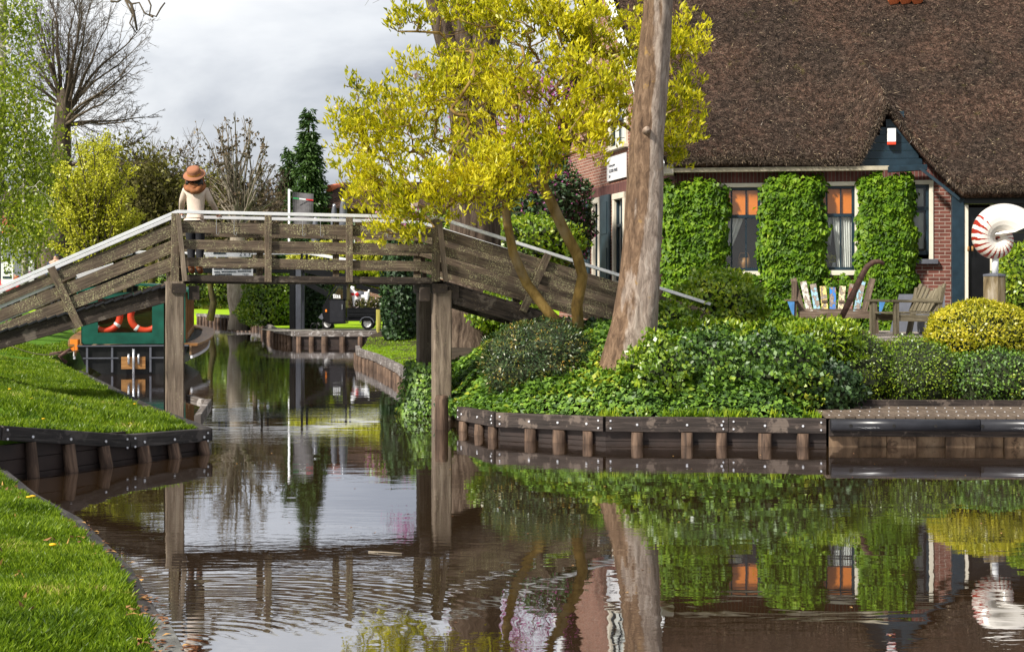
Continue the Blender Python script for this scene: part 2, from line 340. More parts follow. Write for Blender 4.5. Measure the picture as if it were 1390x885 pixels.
# ------------------------------------------------------------ ground, water
def groundmat(name, a, b, c, sc=3, rough=.95, bd=.02):
    m, nt, o = newmat(name); v = coords(nt); n = noise_n(nt, v, sc, 7, .7); n2 = noise_n(nt, v, .5, 3)
    col = ramp(nt, n, [(.3, a), (.5, b), (.7, c)]); col = mixc(nt, n2, col, mixc(nt, 1, col, (.6, .65, .6), 'MULTIPLY'))
    principled(nt, o, col, rough, 0, .15, n, 1, bd); return m
M['soil'] = groundmat('soil', (.02, .014, .009), (.05, .035, .02), (.09, .065, .04))
M['turf'] = groundmat('turf', (.035, .09, .008), (.09, .2, .012), (.15, .28, .018), 6)
M['turf_bright'] = groundmat('bright_turf', (.2, .36, .008), (.32, .5, .012), (.45, .6, .02), 3)
M['gravel'] = groundmat('pink_gravel', (.2, .16, .14), (.4, .33, .29), (.6, .54, .5), 40, .9, .02)
M['mud'] = groundmat('canal_bed', (.01, .008, .005), (.02, .014, .008), (.03, .02, .012))
M['pave'] = groundmat('grey_path', (.15, .13, .11), (.24, .22, .19), (.32, .29, .26), 12)
M['concrete'] = groundmat('concrete_edge', (.1, .09, .085), (.2, .19, .18), (.3, .29, .28), 9)

def sheet(name, poly, hfun, step, mat, skirt=-.9):
    """a land mass: polygon with interior points, height function, vertical skirt into the water"""
    n = len(poly); pts = [Vector(p) for p in poly]; dens = []
    for i in range(n):
        a, b = pts[i], pts[(i+1) % n]; k = max(1, int(min((b-a).length/step, 30)))
        for j in range(k): dens.append(a+(b-a)*j/k)
    nb = len(dens); xs = [p.x for p in dens]; ys = [p.y for p in dens]
    allp = list(dens)
    x0, x1, y0, y1 = max(min(xs), -30), min(max(xs), 30), min(ys), min(max(ys), 110)
    def inside(x, y):
        c = False; j = nb-1
        for i in range(nb):
            if (ys[i] > y) != (ys[j] > y) and x < (xs[j]-xs[i])*(y-ys[i])/(ys[j]-ys[i])+xs[i]: c = not c
            j = i
        return c
    y = y0+step/2
    while y < y1:
        st = step*(1 if y < 32 else 2.5); x = x0+st/2
        while x < x1:
            if inside(x, y): allp.append(Vector((x+random.uniform(-.2, .2)*st, y+random.uniform(-.2, .2)*st)))
            x += st
        y += st
    vs, es, fs, *_ = geometry.delaunay_2d_cdt([Vector((p.x, p.y)) for p in allp], [], [list(range(nb))], 1, 1e-5)
    hx = np.broadcast_to(hfun(np.array([v.x for v in vs]), np.array([v.y for v in vs])), len(vs)); V = [(v.x, v.y, float(h)) for v, h in zip(vs, hx)]; F = [tuple(f) for f in fs]; b = len(V)
    for p in dens: V.append((p.x, p.y, float(hfun(p.x, p.y))))
    for p in dens: V.append((p.x, p.y, skirt))
    for i in range(nb): j = (i+1) % nb; F.append((b+i, b+nb+i, b+nb+j, b+j))
    me = bpy.data.meshes.new(name); me.from_pydata(V, [], F); me.update()
    for p in me.polygons: p.use_smooth = abs(p.normal.z) > .3
    o = link_mesh(me, name, mat); tag(o, kind='structure'); return o, vinside([(p.x, p.y) for p in pts])

def inset(poly, d):
    """move polygon corners d towards the inside"""
    P = [Vector(p) for p in poly]; n = len(P); ar = sum(P[i].x*P[(i+1) % n].y-P[(i+1) % n].x*P[i].y for i in range(n)); sg = 1 if ar > 0 else -1; Q = []
    for i in range(n):
        a = (P[i]-P[i-1]).normalized(); b = (P[(i+1) % n]-P[i]).normalized(); t = (a+b); t = t.normalized() if t.length > 1e-6 else a
        nr = Vector((-t.y, t.x))*sg; c = max(.4, nr.dot(Vector((-a.y, a.x))*sg)); Q.append(P[i]+nr*d/c)
    return Q
def vdist(X, Y, line):
    X = np.asarray(X, float); Y = np.asarray(Y, float); best = np.full(X.shape, 1e9); zz = np.zeros(X.shape)
    for (a, b) in zip(line[:-1], line[1:]):
        dx, dy = b[0]-a[0], b[1]-a[1]; t = np.clip(((X-a[0])*dx+(Y-a[1])*dy)/(dx*dx+dy*dy+1e-9), 0, 1); d = np.hypot(X-a[0]-t*dx, Y-a[1]-t*dy)
        z = a[2]+(b[2]-a[2])*t if len(a) > 2 else 0*t; m_ = d < best; best = np.where(m_, d, best); zz = np.where(m_, z, zz)
    return best, zz
def vss(x): x = np.clip(x, 0, 1); return x*x*(3-2*x)
def vinside(poly):
    def f(X, Y):
        X = np.asarray(X, float); Y = np.asarray(Y, float); c = np.zeros(X.shape, bool); j = len(poly)-1
        for i in range(len(poly)):
            xi, yi, xj, yj = poly[i][0], poly[i][1], poly[j][0], poly[j][1]
            if yi != yj: c ^= ((yi > Y) != (yj > Y)) & (X < (xj-xi)*(Y-yi)/(yj-yi)+xi)
            j = i
        return c
    return f
def polydist(x, y, line):
    best = 1e9; zz = 0
    for (a, b) in zip(line[:-1], line[1:]):
        ax, ay, bx, by = a[0], a[1], b[0], b[1]; dx, dy = bx-ax, by-ay
        t = max(0, min(1, ((x-ax)*dx+(y-ay)*dy)/(dx*dx+dy*dy+1e-9))); d = math.hypot(x-ax-t*dx, y-ay-t*dy)
        if d < best: best = d; zz = a[2]+(b[2]-a[2])*t if len(a) > 2 else 0
    return best, zz
def ss(x): x = max(0, min(1, x)); return x*x*(3-2*x)

me = bpy.data.meshes.new('ground'); S = 4000
me.from_pydata([(-S, -S, -1.1), (S, -S, -1.1), (S, S, -1.1), (-S, S, -1.1)], [], [(0, 1, 2, 3)])
tag(link_mesh(me, 'canal_bed', M['mud']), kind='structure')

# edge lines, (x, y, beam top height)
RB1 = [(-.76, 24.0, .34), (-.195, 22.55, .36), (1.25, 21.7, .37), (2.88, 21.58, .37), (4.15, 21.4, .37)]
JET = [(4.15, 21.4, .37), (14, 20.9, .37)]
RB2 = [(-4.62, 48.5, .42), (-4.35, 46.0, .42), (-3.5, 42, .42), (-2.57, 36.7, .40), (-1.9, 31.5, .38), (-1.35, 28, .36)]
RJ = [(4.15, 21.4, .37), (4.2, 23.25, .37), (14, 22.85, .37), (60, 22, .37)]
def hR(x, y):
    d1, z1 = vdist(x, y, RB1+RJ); d2, z2 = vdist(x, y, RB2+[(-.76, 24, .34)]); d = np.minimum(d1, d2)
    h = .30+.95*vss((d-.15)/np.where(np.asarray(x) > 4.5, 1.5, 2.4))
    f = vss((np.asarray(y)-29)/6)*vss((2.5-np.asarray(x))/2.5); h = np.where(y > 30*np.ones_like(f), h*(1-f)+.6*f, h)
    low = .36+.25*vss((d-.5)/4); h = np.where((np.asarray(y) > 31) & (np.asarray(x) < .8), low, h)
    return np.minimum(h, 1.25)
polyR = [(-.76, 24), (-.195, 22.55), (1.25, 21.7), (2.88, 21.58), (4.15, 21.4), (4.2, 23.3), (14, 22.9), (60, 22), (60, 62), (-4.7, 62), (-4.8, 55), (-4.62, 48.5), (-4.35, 46), (-3.5, 42), (-2.57, 36.7), (-1.9, 31.5), (-1.35, 28), (-1.0, 25.6)]
landR, inR = sheet('garden_ground', inset(polyR, .13), hR, .5, M['soil'])
# far land beyond the wharf
FB1 = [(-8.35, 61.8, .53), (-4.85, 61.8, .53)]
FB2 = [(-20.4, 105, .6), (-14.1, 92, .6), (-12.0, 78.2, .58), (-9.6, 66, .55), (-8.35, 61.9, .53)]
polyF = [(-8.35, 61.8), (-4.7, 61.8), (-4.7, 62), (60, 62), (3900, 62), (3900, 3900), (-3900, 3900), (-3900, 160), (-60, 130), (-20.4, 105), (-14.1, 92), (-12, 78.2), (-9.6, 66)]
def hF(x, y):
    return .5+.0*x if y < 300 else .5
landF, inF = sheet('far_meadow', inset(polyF, .12), lambda x, y: .5, 3.0, M['turf_bright'])
# left land: peninsula and the bank beside the boat
PEN = [(-9.5, 13.2, .95), (-7.2, 15.4, .80), (-5.55, 17.5, .60), (-4.6, 19.35, .34), (-3.86, 20.55, .31)]
PEN2 = [(-3.86, 20.55, .31), (-5.6, 24.6, .34), (-6.5, 27, .36), (-9.1, 34, .38), (-11.3, 40, .4), (-13.5, 52, .4), (-22, 80, .4)]
def hL(x, y):
    d, z = vdist(x, y, PEN+PEN2[1:]); return z-.02+.75*vss(d/5.5)+.10*np.sin(np.asarray(x)*1.3+y)*vss(d/2)
polyL = [(-9.5, 13.2), (-7.2, 15.4), (-5.55, 17.5), (-4.6, 19.35), (-3.86, 20.55), (-5.6, 24.6), (-6.5, 27), (-9.1, 34), (-11.3, 40), (-13.5, 52), (-22, 80), (-60, 120), (-120, 130), (-120, 13)]
landL, inL = sheet('left_bank_ground', inset(polyL, .13), hL, .6, M['turf'])
# foreground bank
FG = [(-6.3, 18.9-4.5, .47), (-4.54, 14.4-.0, .45), (-3.80, 12.75, .45), (-3.07, 11.35, .45), (-2.26, 9.39, .44), (-1.82, 8.1, .43), (-1.52, 7.18, .42), (-1.2, 5.4, .42), (-1.0, 2, .42), (-.9, -6, .42)]
FG[0] = (-7.0, 14.9, .5)
def hN(x, y):
    d, z = vdist(x, y, FG); return z-.03+.5*vss(d/3.5)+.05*np.sin(np.asarray(x)*3+1)*np.sin(np.asarray(y)*2.3)*vss(d)
polyN = [(p[0], p[1]) for p in FG]+[(60, -6), (60, -60), (-60, -60), (-60, 11)]
landN, inN = sheet('near_bank_ground', inset(polyN, .03), hN, .4, M['turf'])

# gravel terrace in front of the farmhouse, 4 mm over the garden
me = bpy.data.meshes.new('terrace'); t = [(2.2, 27.6), (4.2, 25.9), (14, 25.4), (14, 38), (3.4, 38)]
me.from_pydata([(x, y, 1.256) for x, y in t], [], [tuple(range(5))]); tag(link_mesh(me, 'gravel_terrace', M['gravel']), kind='structure')

me = bpy.data.meshes.new('wharf'); me.from_pydata([(x, y, .512) for x, y in ((-9.0, 61.95), (-4.2, 61.95), (-4.2, 66), (-10.5, 66))], [], [(0, 1, 2, 3)]); tag(link_mesh(me, 'wharf_yard', M['pave']), kind='structure')
# water
def watermat():
    m, nt, o = newmat('canal_water')
    vA = coords(nt, 'Object', (.8, 1.9, 1)); vB = coords(nt, 'Object', (2.4, 5.2, 1)); vm = coords(nt, 'Object', (.16, .30, 1), (3.1, 1.7, 0))
    a = noise_n(nt, vA, 1.1, 3, .5, .3); b = noise_n(nt, vB, 1.9, 3, .55, .5); k = noise_n(nt, vm, 1.3, 2)
    mk = ramp(nt, k, [(.45, (.06, .06, .06)), (.62, (1, 1, 1))])
    # rings spreading from a point near the near bank
    t = nt.nodes.new('ShaderNodeTexCoord'); mp = nt.nodes.new('ShaderNodeMapping'); mp.inputs['Location'].default_value = (2.0, -9.3, 0); nt.links.new(t.outputs['Object'], mp.inputs[0])
    wv = nt.nodes.new('ShaderNodeTexWave'); wv.wave_type = 'RINGS'; wv.rings_direction = 'SPHERICAL'; wv.inputs['Scale'].default_value = 2.6; wv.inputs['Distortion'].default_value = 1.4; wv.inputs['Detail'].default_value = 2
    nt.links.new(mp.outputs[0], wv.inputs['Vector'])
    ln = nt.nodes.new('ShaderNodeVectorMath'); ln.operation = 'LENGTH'; nt.links.new(mp.outputs[0], ln.inputs[0])
    rm = nt.nodes.new('ShaderNodeMapRange'); rm.inputs['From Min'].default_value = .3; rm.inputs['From Max'].default_value = 3.8; rm.inputs['To Min'].default_value = .5; rm.inputs['To Max'].default_value = 0
    nt.links.new(ln.outputs['Value'], rm.inputs[0])
    def mth(op, x, y):
        q = nt.nodes.new('ShaderNodeMath'); q.operation = op
        for i, val in enumerate((x, y)):
            if isinstance(val, (int, float)): q.inputs[i].default_value = val
            else: nt.links.new(val, q.inputs[i])
        return q.outputs[0]
    h = mth('ADD', mth('MULTIPLY', a, 1.0), mth('MULTIPLY', mth('MULTIPLY', b, .45), mk))
    h = mth('ADD', h, mth('MULTIPLY', mth('MULTIPLY', wv.outputs['Fac'], rm.outputs[0]), .32))
    bm = nt.nodes.new('ShaderNodeBump'); bm.inputs['Strength'].default_value = 1; bm.inputs['Distance'].default_value = .0017; nt.links.new(h, bm.inputs['Height'])
    gl = nt.nodes.new('ShaderNodeBsdfGlossy'); gl.inputs['Roughness'].default_value = .015; nt.links.new(bm.outputs[0], gl.inputs['Normal']); gl.inputs['Color'].default_value = (.93, .95, 1, 1)
    df = nt.nodes.new('ShaderNodeBsdfDiffuse'); df.inputs['Color'].default_value = (.030, .017, .008, 1)
    fr = nt.nodes.new('ShaderNodeFresnel'); fr.inputs['IOR'].default_value = 1.6; nt.links.new(bm.outputs[0], fr.inputs['Normal'])
    ms = nt.nodes.new('ShaderNodeMixShader'); nt.links.new(mth('ADD', mth('MULTIPLY', fr.outputs[0], .70), .30), ms.inputs[0]); nt.links.new(df.outputs[0], ms.inputs[1]); nt.links.new(gl.outputs[0], ms.inputs[2])
    nt.links.new(ms.outputs[0], o.inputs[0]); return m
me = bpy.data.meshes.new('canal_water'); me.from_pydata([(-140, -70, 0), (80, -70, 0), (80, 170, 0), (-140, 170, 0)], [], [(0, 1, 2, 3)])
tag(link_mesh(me, 'canal_water', watermat()), kind='structure')

# ------------------------------------------------------------ revetments
def revetment(line, mats, label, beam_h=.21, spacing=.7, pr=.085, bolts=True, lean=0.0, sheetz=None, side=1, pile_out=.035, thick=.13):
    """beam along the line, round piles under it, boards behind; side=+1 when water lies to the right of the direction of travel"""
    root = thing('canal_revetment', Vector(line[len(line)//2][:2]+(0,)), label, 'canal edging')
    bm, bo, pls = MB(), MB(), []
    acc = spacing*.4
    for (a, b) in zip(line[:-1], line[1:]):
        A = Vector(a); B = Vector(b); d = B-A; ln = d.length; d2 = Vector((d.x, d.y, 0)).normalized(); nrm = Vector((d2.y, -d2.x, 0))*side
        A2 = A-Vector((0, 0, beam_h/2)); B2 = B-Vector((0, 0, beam_h/2)); g = d2*.006
        bm.beam(A2+g, B2-g, thick, beam_h)
        for q, t in ((A, 1), (B, -1)):
            if bolts: 
                for dz in (-.05, -.15): bo.tube([q+d2*t*.07+nrm*(thick/2-.004)+Vector((0, 0, dz)), q+d2*t*.07+nrm*(thick/2+.012)+Vector((0, 0, dz))], .013, 8)
        while acc < ln:
            p = A+d*(acc/ln); top = p.z-beam_h+.0; pp = Vector((p.x, p.y, 0))+nrm*pile_out
            r_ = pr*random.uniform(.85, 1.15)
            pls.append((pp, top, r_, nrm))
            if bolts: bo.tube([p+nrm*(thick/2-.004)+Vector((0, 0, -.1)), p+nrm*(thick/2+.012)+Vector((0, 0, -.1))], .016, 8)
            acc += spacing*random.uniform(.75, 1.25)
        acc -= ln
    bm.build('beam', mats[0], root)
    if bolts: bo.build('bolts', M['bolt'], root)
    sh = MB()
    for (a, b) in zip(line[:-1], line[1:]):
        A = Vector(a); B = Vector(b); d = (B-A); d2 = Vector((d.x, d.y, 0)).normalized(); nrm = Vector((d2.y, -d2.x, 0))*side
        for k in range(4):
            z0 = -.3+k*.17; t = .05; off = nrm*(-.045+.004*(k % 2))
            za = min(z0+.165, A.z-beam_h*.6)
            if za-z0 > .02: sh.beam(Vector((A.x, A.y, (z0+za)/2))+off, Vector((B.x, B.y, (z0+za)/2))+off, t, za-z0)
    sh.build('sheet_boards', M['sheet'], root)
    for (pp, top, r_, nrm) in pls[:100]:
        p = MB(); p.tube([pp+nrm*lean+Vector((0, 0, -.8)), pp+nrm*lean*.5+Vector((0, 0, .0)), pp+Vector((0, 0, top-.002))], [r_*1.05, r_, r_*.95], 10, wob=.05)
        p.build('pile', mats[1], root)
    return root
revetment([RB1[0], RB1[1], RB1[2], RB1[3], RB1[4]], (M['bankbeam'], M['bankpile']), 'long dark tarred timber edging with round piles below the ivy garden', .2, .56, .085)
revetment(RB2[::1], (M['bankbeam_f'], M['bankpile']), 'curving pale grey timber edging round the small bright lawn behind the right pile', .2, .8, .09, False)
revetment([(-4.85, 61.8, .53), (-8.35, 61.8, .53)][::-1], (M['bankbeam_f'], M['bankpile']), 'timber wharf edge on stout piles under the black three-wheeled van', .22, .55, .11, True)
revetment(FB2, (M['bankbeam_f'], M['bankpile']), 'far timber edging along the lawn behind the tour boat', .2, .75, .1, False)
revetment(PEN, (M['bankbeam_d'], M['bankpile']), 'black timber edging on leaning piles along the left grass point', .16, .62, .075, True, .10, pile_out=.03)
revetment(PEN2[:4], (M['bankbeam_d'], M['bankpile']), 'mossy timber edging on the far side of the left grass point', .16, 1.0, .07, False, side=1)
# near bank kerb: a flat weathered plank with a concrete face
root = thing('bank_kerb', (FG[5][0], FG[5][1], 0), 'weathered grey plank kerb along the near grass bank', 'canal edging')
kb = MB(); kd = MB(); fc = MB()
for a, b in zip(FG[:-1], FG[1:]):
    A = Vector(a); B = Vector(b); d2 = Vector((B.x-A.x, B.y-A.y, 0)).normalized()
    n_ = Vector((-d2.y, d2.x, 0))
    w_k = .07 if A.y > 9 else (.13 if A.y > 7.5 else .17)
    (kb if A.y < 9.2 else kd).beam(A-n_*-.02+Vector((0, 0, -.02)), B+Vector((0, 0, -.02))+n_*.02, w_k, .05); fc.beam(Vector((A.x, A.y, .1))-n_*.01, Vector((B.x, B.y, .1))-n_*.01, .08, .55)
kb.build('kerb_plank', M['concrete'], root); kd.build('kerb_plank', M['bankbeam_d'], root); fc.build('face_board', M['sheet'], root)

# jetty on the right
root = thing('jetty', (8, 22, 0), 'low plank jetty with a black plastic pipe fender in front of the box hedge', 'jetty')
JA, JB = Vector((4.18, 21.42, .37)), Vector((14, 20.95, .37)); jd = (JB-JA).normalized(); jn = Vector((jd.y, -jd.x, 0))
L_ = (JB-JA).length; k = 0; jb = MB(); js = MB(); x = .02
while x < L_:
    c = JA+jd*x; jb.beam(c+jn*.10+Vector((0, 0, .02)), c-jn*1.82+Vector((0, 0, .02)), .118, .03)
    for q in (.05, .75, 1.45): js.tube([c-jn*q+Vector((0, 0, .034)), c-jn*q+Vector((0, 0, .041))], .012, 6)
    x += .13
jb.build('deck_boards', wood('jetty_board', (.06, .042, .03), (.15, .11, .08), (.24, .185, .14), 0), root); js.build('deck_screws', M['bolt'], root)
f = MB()
for a, b in ((.0, 1.92), (1.93, 4.4), (4.41, 7.4), (7.41, 9.8)): f.tube([JA+jd*a+jn*.2+Vector((0, 0, -.07)), JA+jd*b+jn*.2+Vector((0, 0, -.07))], .082, 18)
f.build('pipe_fender', M['plastic'], root)
h = MB(); x = .25
while x < L_-.2: h.tube([JA+jd*x+jn*.278+Vector((0, 0, -.075)), JA+jd*x+jn*.2865+Vector((0, 0, -.075))], .022, 10); x += random.uniform(.45, .7)
h.build('hole_shade_discs', M['dark'], root)  # dark discs on the pipe, painted as the shade inside holes
jf = MB(); jf.beam(JA+jn*.07+Vector((0, 0, -.12)), JB+jn*.07+Vector((0, 0, -.12)), .12, .22); jf.beam(JA-jn*1.9+Vector((0, 0, .06)), JB-jn*1.9+Vector((0, 0, .06)), .06, .12); jf.build('edge_beam', M['bankbeam'], root)
jw = MB(); x = .0; i = 0
while x < L_:
    wd = .38; jw.beam(JA+jd*(x+wd/2)+jn*(.0 if i % 2 else .05)+Vector((0, 0, -.9)), JA+jd*(x+wd/2)+jn*(.0 if i % 2 else .05)+Vector((0, 0, -.13)), wd-.004, .05, jn); x += wd; i += 1
jw.build('sheet_piles', wood('pale_stained_board', (.04, .025, .016), (.19, .12, .07), (.34, .24, .15), 0, grain=5, wear=(.06, .035, .02)), root)

# ------------------------------------------------------------ the footbridge
BU = Vector((.974, .225, 0)).normalized(); BN = Vector((-BU.y, BU.x, 0))      # BN points to the far side
P0 = Vector((-5.17, 25.0, 0)); SP = 4.08; BW = 1.72
P1 = P0+BU*SP
# across-profile: (t, cap z) for the two ramps; slopes from the photograph
TL = 3.6; TR = 4.6; SL = .448; SR = .302; ZC = 3.30
def capz(t):
    if t < 0: return ZC+SL*t
    if t > SP: return ZC-.05-SR*(t-SP)
    return ZC-.05*t/SP
def BP(t, side, z): return P0+BU*t+BN*(BW*side)+Vector((0, 0, z))
foot = thing('footbridge', P0+BU*SP/2+BN*BW/2, 'high wooden footbridge with lichen-covered plank railings and a white metal handrail', 'footbridge')
# plank offsets below the cap: on the flat span and at the ends of the ramps
OFF_S = [(-.18, -.35), (-.455, -.605), (-.73, -.87)]
OFF_L = [(-.11, -.265), (-.345, -.51), (-.55, -.74)]
OFF_R = [(-.15, -.30), (-.38, -.53), (-.60, -.76)]
def plank(side, t0, t1, o0, o1, push):
    b = MB(); q = BN*push
    b.beam(BP(t0, side, capz(t0)+(o0[0]+o0[1])/2)+q, BP(t1, side, capz(t1)+(o1[0]+o1[1])/2)+q, .035, abs(o0[0]-o0[1]))
    b.build('railing_plank', M['bridge'], foot)
for side, sg in ((0, 1), (1, -1)):
    for k in range(3):
        plank(side, -TL, -.02, OFF_L[k], OFF_S[k], .02*sg)
        for a, b in ((.02, 1.39), (1.40, 2.66), (2.67, SP-.02)): plank(side, a, b, OFF_S[k], OFF_S[k], .02*sg)
        plank(side, SP+.02, SP+TR, OFF_S[k], OFF_R[k], .02*sg)
    # kick board at deck level
    b = MB(); b.beam(BP(0, side, 2.245)+BN*.02*sg, BP(SP, side, 2.215)+BN*.02*sg, .05, .10); b.build('kick_board', M['bridge_dark'], foot)
    c = MB()
    for t0, t1 in ((-TL, 0), (0, SP), (SP, SP+TR)):
        c.beam(BP(t0, side, capz(t0)-.03 if t0 != SP else ZC-.08), BP(t1, side, capz(t1-1e-6)-.03), .10, .05); 
    c.build('handrail', M['cap'], foot)
    # posts, on the outer face
    for t, w_ in ((1.395, .105), (2.665, .105)):
        b = MB(); b.beam(BP(t, side, 2.19)-BN*.035*sg, BP(t, side, capz(t)-.056)-BN*.035*sg, w_, .07, BN); b.build('post', M['bridge'], foot)
    for t in (-1.75, SP+1.7, SP+3.6):
        z0 = capz(t)-1.0; dt = (.0 if side else (.30 if t < 0 else -.30))
        b = MB(); b.beam(BP(t+dt, side, z0-.02)-BN*.035*sg, BP(t-dt*.4, side, capz(t-dt*.4)-.056)-BN*.035*sg, .12, .06, BN); b.build('post', M['bridge'], foot)
    # end posts with leaning braces on the piles
    for t, dr in ((0, 1), (SP, 1)):
        b = MB(); b.beam(BP(t-.03, side, 2.2)-BN*.03*sg, BP(t-.03, side, capz(t)-.056)-BN*.03*sg, .13, .08, BN, .8); b.build('post', M['bridge'], foot)
        b = MB(); b.beam(BP(t+.12, side, 2.2)-BN*.11*sg, BP(t+.02, side, capz(t)-.08)-BN*.08*sg, .075, .07, BN); b.build('brace', M['pile'], foot)
# zinc hooks on the top plank
hk = MB()
for t in (.60, .87, 1.93, 2.21, 3.27, 3.53):
    z = capz(t); p = BP(t, 0, z)-BN*.02
    hk.tube([p+Vector((0, 0, -.13)), p-BN*.02+Vector((0, 0, -.15)), p-BN*.025+Vector((0, 0, -.36)), p-BN*.05+BU*.03+Vector((0, 0, -.38)), p-BN*.05+BU*.04+Vector((0, 0, -.33))], .0045, 6)
hk.build('hooks', M['stone'], foot)
# deck
dk = MB(); t = -TL
DZ = 1.02
while t < SP+TR:
    z = capz(t+.07)-DZ if t > 0 else 2.20+.2816*(t+.07); sl = .2816 if t < 0 else (-SR if t > SP else 0)
    dk.beam(BP(t+.07, 0, z)+BN*.05, BP(t+.07, 1, z)-BN*.05, .132, .045, Vector((-sl*BU.x, -sl*BU.y, 1))); t += .14
dk.build('deck_planks', M['bridge_dark'], foot)
# stringers
for side, sg in ((0, 1), (1, -1)):
    b = MB(); b.beam(BP(-TL, side, 2.03-.2816*TL)+BN*.05*sg, BP(-.05, side, 2.03)+BN*.05*sg, .10, .25); b.build('stringer', M['bridge_dark'], foot)
    b = MB(); b.beam(BP(.02, side, 2.215)+BN*.14*sg, BP(SP-.02, side, 2.195)+BN*.14*sg, .14, .09); b.build('stringer', M['bridge_dark'], foot)
    b = MB(); b.beam(BP(SP+.12, side, 2.02)+BN*.05*sg, BP(SP+TR, side, capz(SP+TR)-1.13)+BN*.05*sg, .12, .27); b.build('stringer', M['bridge_dark'], foot)
# anti-slip lining visible along the left ramp edge and pale strips behind the planks
b = MB()
t = -TL
while t < -.2:
    z = 2.175+.2816*t; b.beam(BP(t, 0, z-.012)-BN*.03, BP(t+.13, 0, z+.2816*.13+.012)-BN*.03, .05, .03); t += .14
b.build('grip_strip', M['plastic'], foot)
b = MB()
for o in (-.285, -.505): b.beam(BP(-TL, 0, capz(-TL)+o-.02)+BN*.06, BP(-1.72, 0, capz(-1.72)+o-.03)+BN*.06, .03, .07)
b.beam(BP(-1.5, 0, capz(-1.5)-.36)+BN*.3, BP(-.95, 0, capz(-.95)-.42)+BN*.3, .03, .06)
b.build('metal_strip', M['cap'], foot)
# piles and cross heads
for t in (0, SP):
    for side, sg, mt in ((0, 1, 'pile'), (1, -1, 'pile_shade')):
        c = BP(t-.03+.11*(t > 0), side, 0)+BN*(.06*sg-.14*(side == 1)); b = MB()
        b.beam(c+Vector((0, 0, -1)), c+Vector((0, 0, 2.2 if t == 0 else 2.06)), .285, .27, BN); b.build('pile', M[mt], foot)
    b = MB(); b.beam(BP(t+.03, -.06, 2.09), BP(t+.03, 1.06, 2.09), .22, .15)
    b.build('cross_head', M['bridge_dark'], foot)
    for q_ in ((t+.26, -.03, .04, 2.02), (t-.2, .0, .06, 2.0)): b = MB(); b.beam(BP(q_[0], q_[1], q_[3]), BP(q_[0], q_[2], q_[3]), .16, .22); b.build('bearing_block', M['bridge_dark'], foot)
b = MB(); b.beam(BP(0, .05, .42)+Vector((0, 0, 0)), BP(0, .9, .42), .08, .16)
b.build('low_tie', M['bankbeam_d'], foot)
b = MB(); b.beam(BP(SP+.07, .07, .42), BP(SP+.07, .9, .42), .06, .2); b.build('low_tie', M['bankbeam_f'], foot)
# short beam fixed beside the left pile and the mooring stub on the right
b = MB(); q = W(285, 540, 24.3); b.beam(W(268, 572, 22.5), W(283, 549, 24.5), .09, .17); b.beam(W(283, 549, 24.6), W(256, 541, 25.2), .09, .12)
o = b.build('fender_beam', M['bankbeam_f'], origin=(q.x, q.y, 0)); tag(o, 'short kinked grey fender beam beside the foot of the left bridge piles', 'fender')
b = MB(); c = Vector((-1.05, 24.1, 0)); b.tube([c+Vector((0, 0, -.8)), c+Vector((0, 0, .45)), c+Vector((0, 0, .5))], [.105, .1, .085], 12, wob=.05)
o = b.build('mooring_post', M['bankpile'], origin=c); tag(o, 'short reddish brown mooring post in the water beside the right bridge pile', 'mooring post')
# ------------------------------------------------------------ farmhouse
HC = Vector((3.40, 33.5, 0)); FD = Vector((.99, -.14, 0)).normalized(); NF = Vector((FD.y, -FD.x, 0)); SD = Vector((-.2, .98, 0)).normalized(); NS = Vector((-SD.y, SD.x, 0))
def F(t, o, z): return HC+FD*t+NF*o+Vector((0, 0, z))
def Sd(t, o, z): return HC+SD*t+NS*o+Vector((0, 0, z))
def tF(px, o=0):
    k = (px-CX)/FPX; b = HC+NF*o; return (k*b.y-b.x)/(FD.x-k*FD.y)
def zF(px, py, o=0):
    p = F(tF(px, o), o, 0); return CAMZ-(py-HY)/FPX*p.y
def tS(px):
    k = (px-CX)/FPX; return (k*HC.y-HC.x)/(SD.x-k*SD.y)
GZ = 1.2; TS = 10.6; TW = tF(1296); TE = 12.0; ZE = 4.62; ZR = 10.3; EO = .45
house = thing('farmhouse', HC+Vector((0, 0, GZ)), 'brick farmhouse with a deep dark thatched roof and orange-topped sash windows', 'house')
def wall(name, fn, L_, z0, z1, holes, mat, th=.22, topfn=None):
    xs = sorted(set([0, L_]+[h[0] for h in holes]+[h[1] for h in holes])); zs = sorted(set([z0, z1]+[h[2] for h in holes]+[h[3] for h in holes]))
    b = MB()
    for i in range(len(xs)-1):
        for j in range(len(zs)-1):
            xm = (xs[i]+xs[i+1])/2; zm = (zs[j]+zs[j+1])/2
            if any(h[0] < xm < h[1] and h[2] < zm < h[3] for h in holes): continue
            uv = [(xs[i], zs[j]), (xs[i+1], zs[j]), (xs[i+1], zs[j+1]), (xs[i], zs[j+1])]
            b.face([fn(x, 0, z) for x, z in uv], uv); b.face([fn(x, -th, z) for x, z in uv[::-1]], uv[::-1])
    for (a, c, lo, hi) in holes:
        for (p, q) in (((a, lo), (c, lo)), ((c, lo), (c, hi)), ((c, hi), (a, hi)), ((a, hi), (a, lo))):
            b.face([fn(p[0], 0, p[1]), fn(q[0], 0, q[1]), fn(q[0], -th, q[1]), fn(p[0], -th, p[1])], [(0, 0), (.3, 0), (.3, .1), (0, .1)])
    if topfn: 
        pts = topfn; b.face([fn(x, 0, z) for x, z in pts], pts); b.face([fn(x, -th, z) for x, z in pts[::-1]], pts[::-1])
    return b.build(name, mat, house)
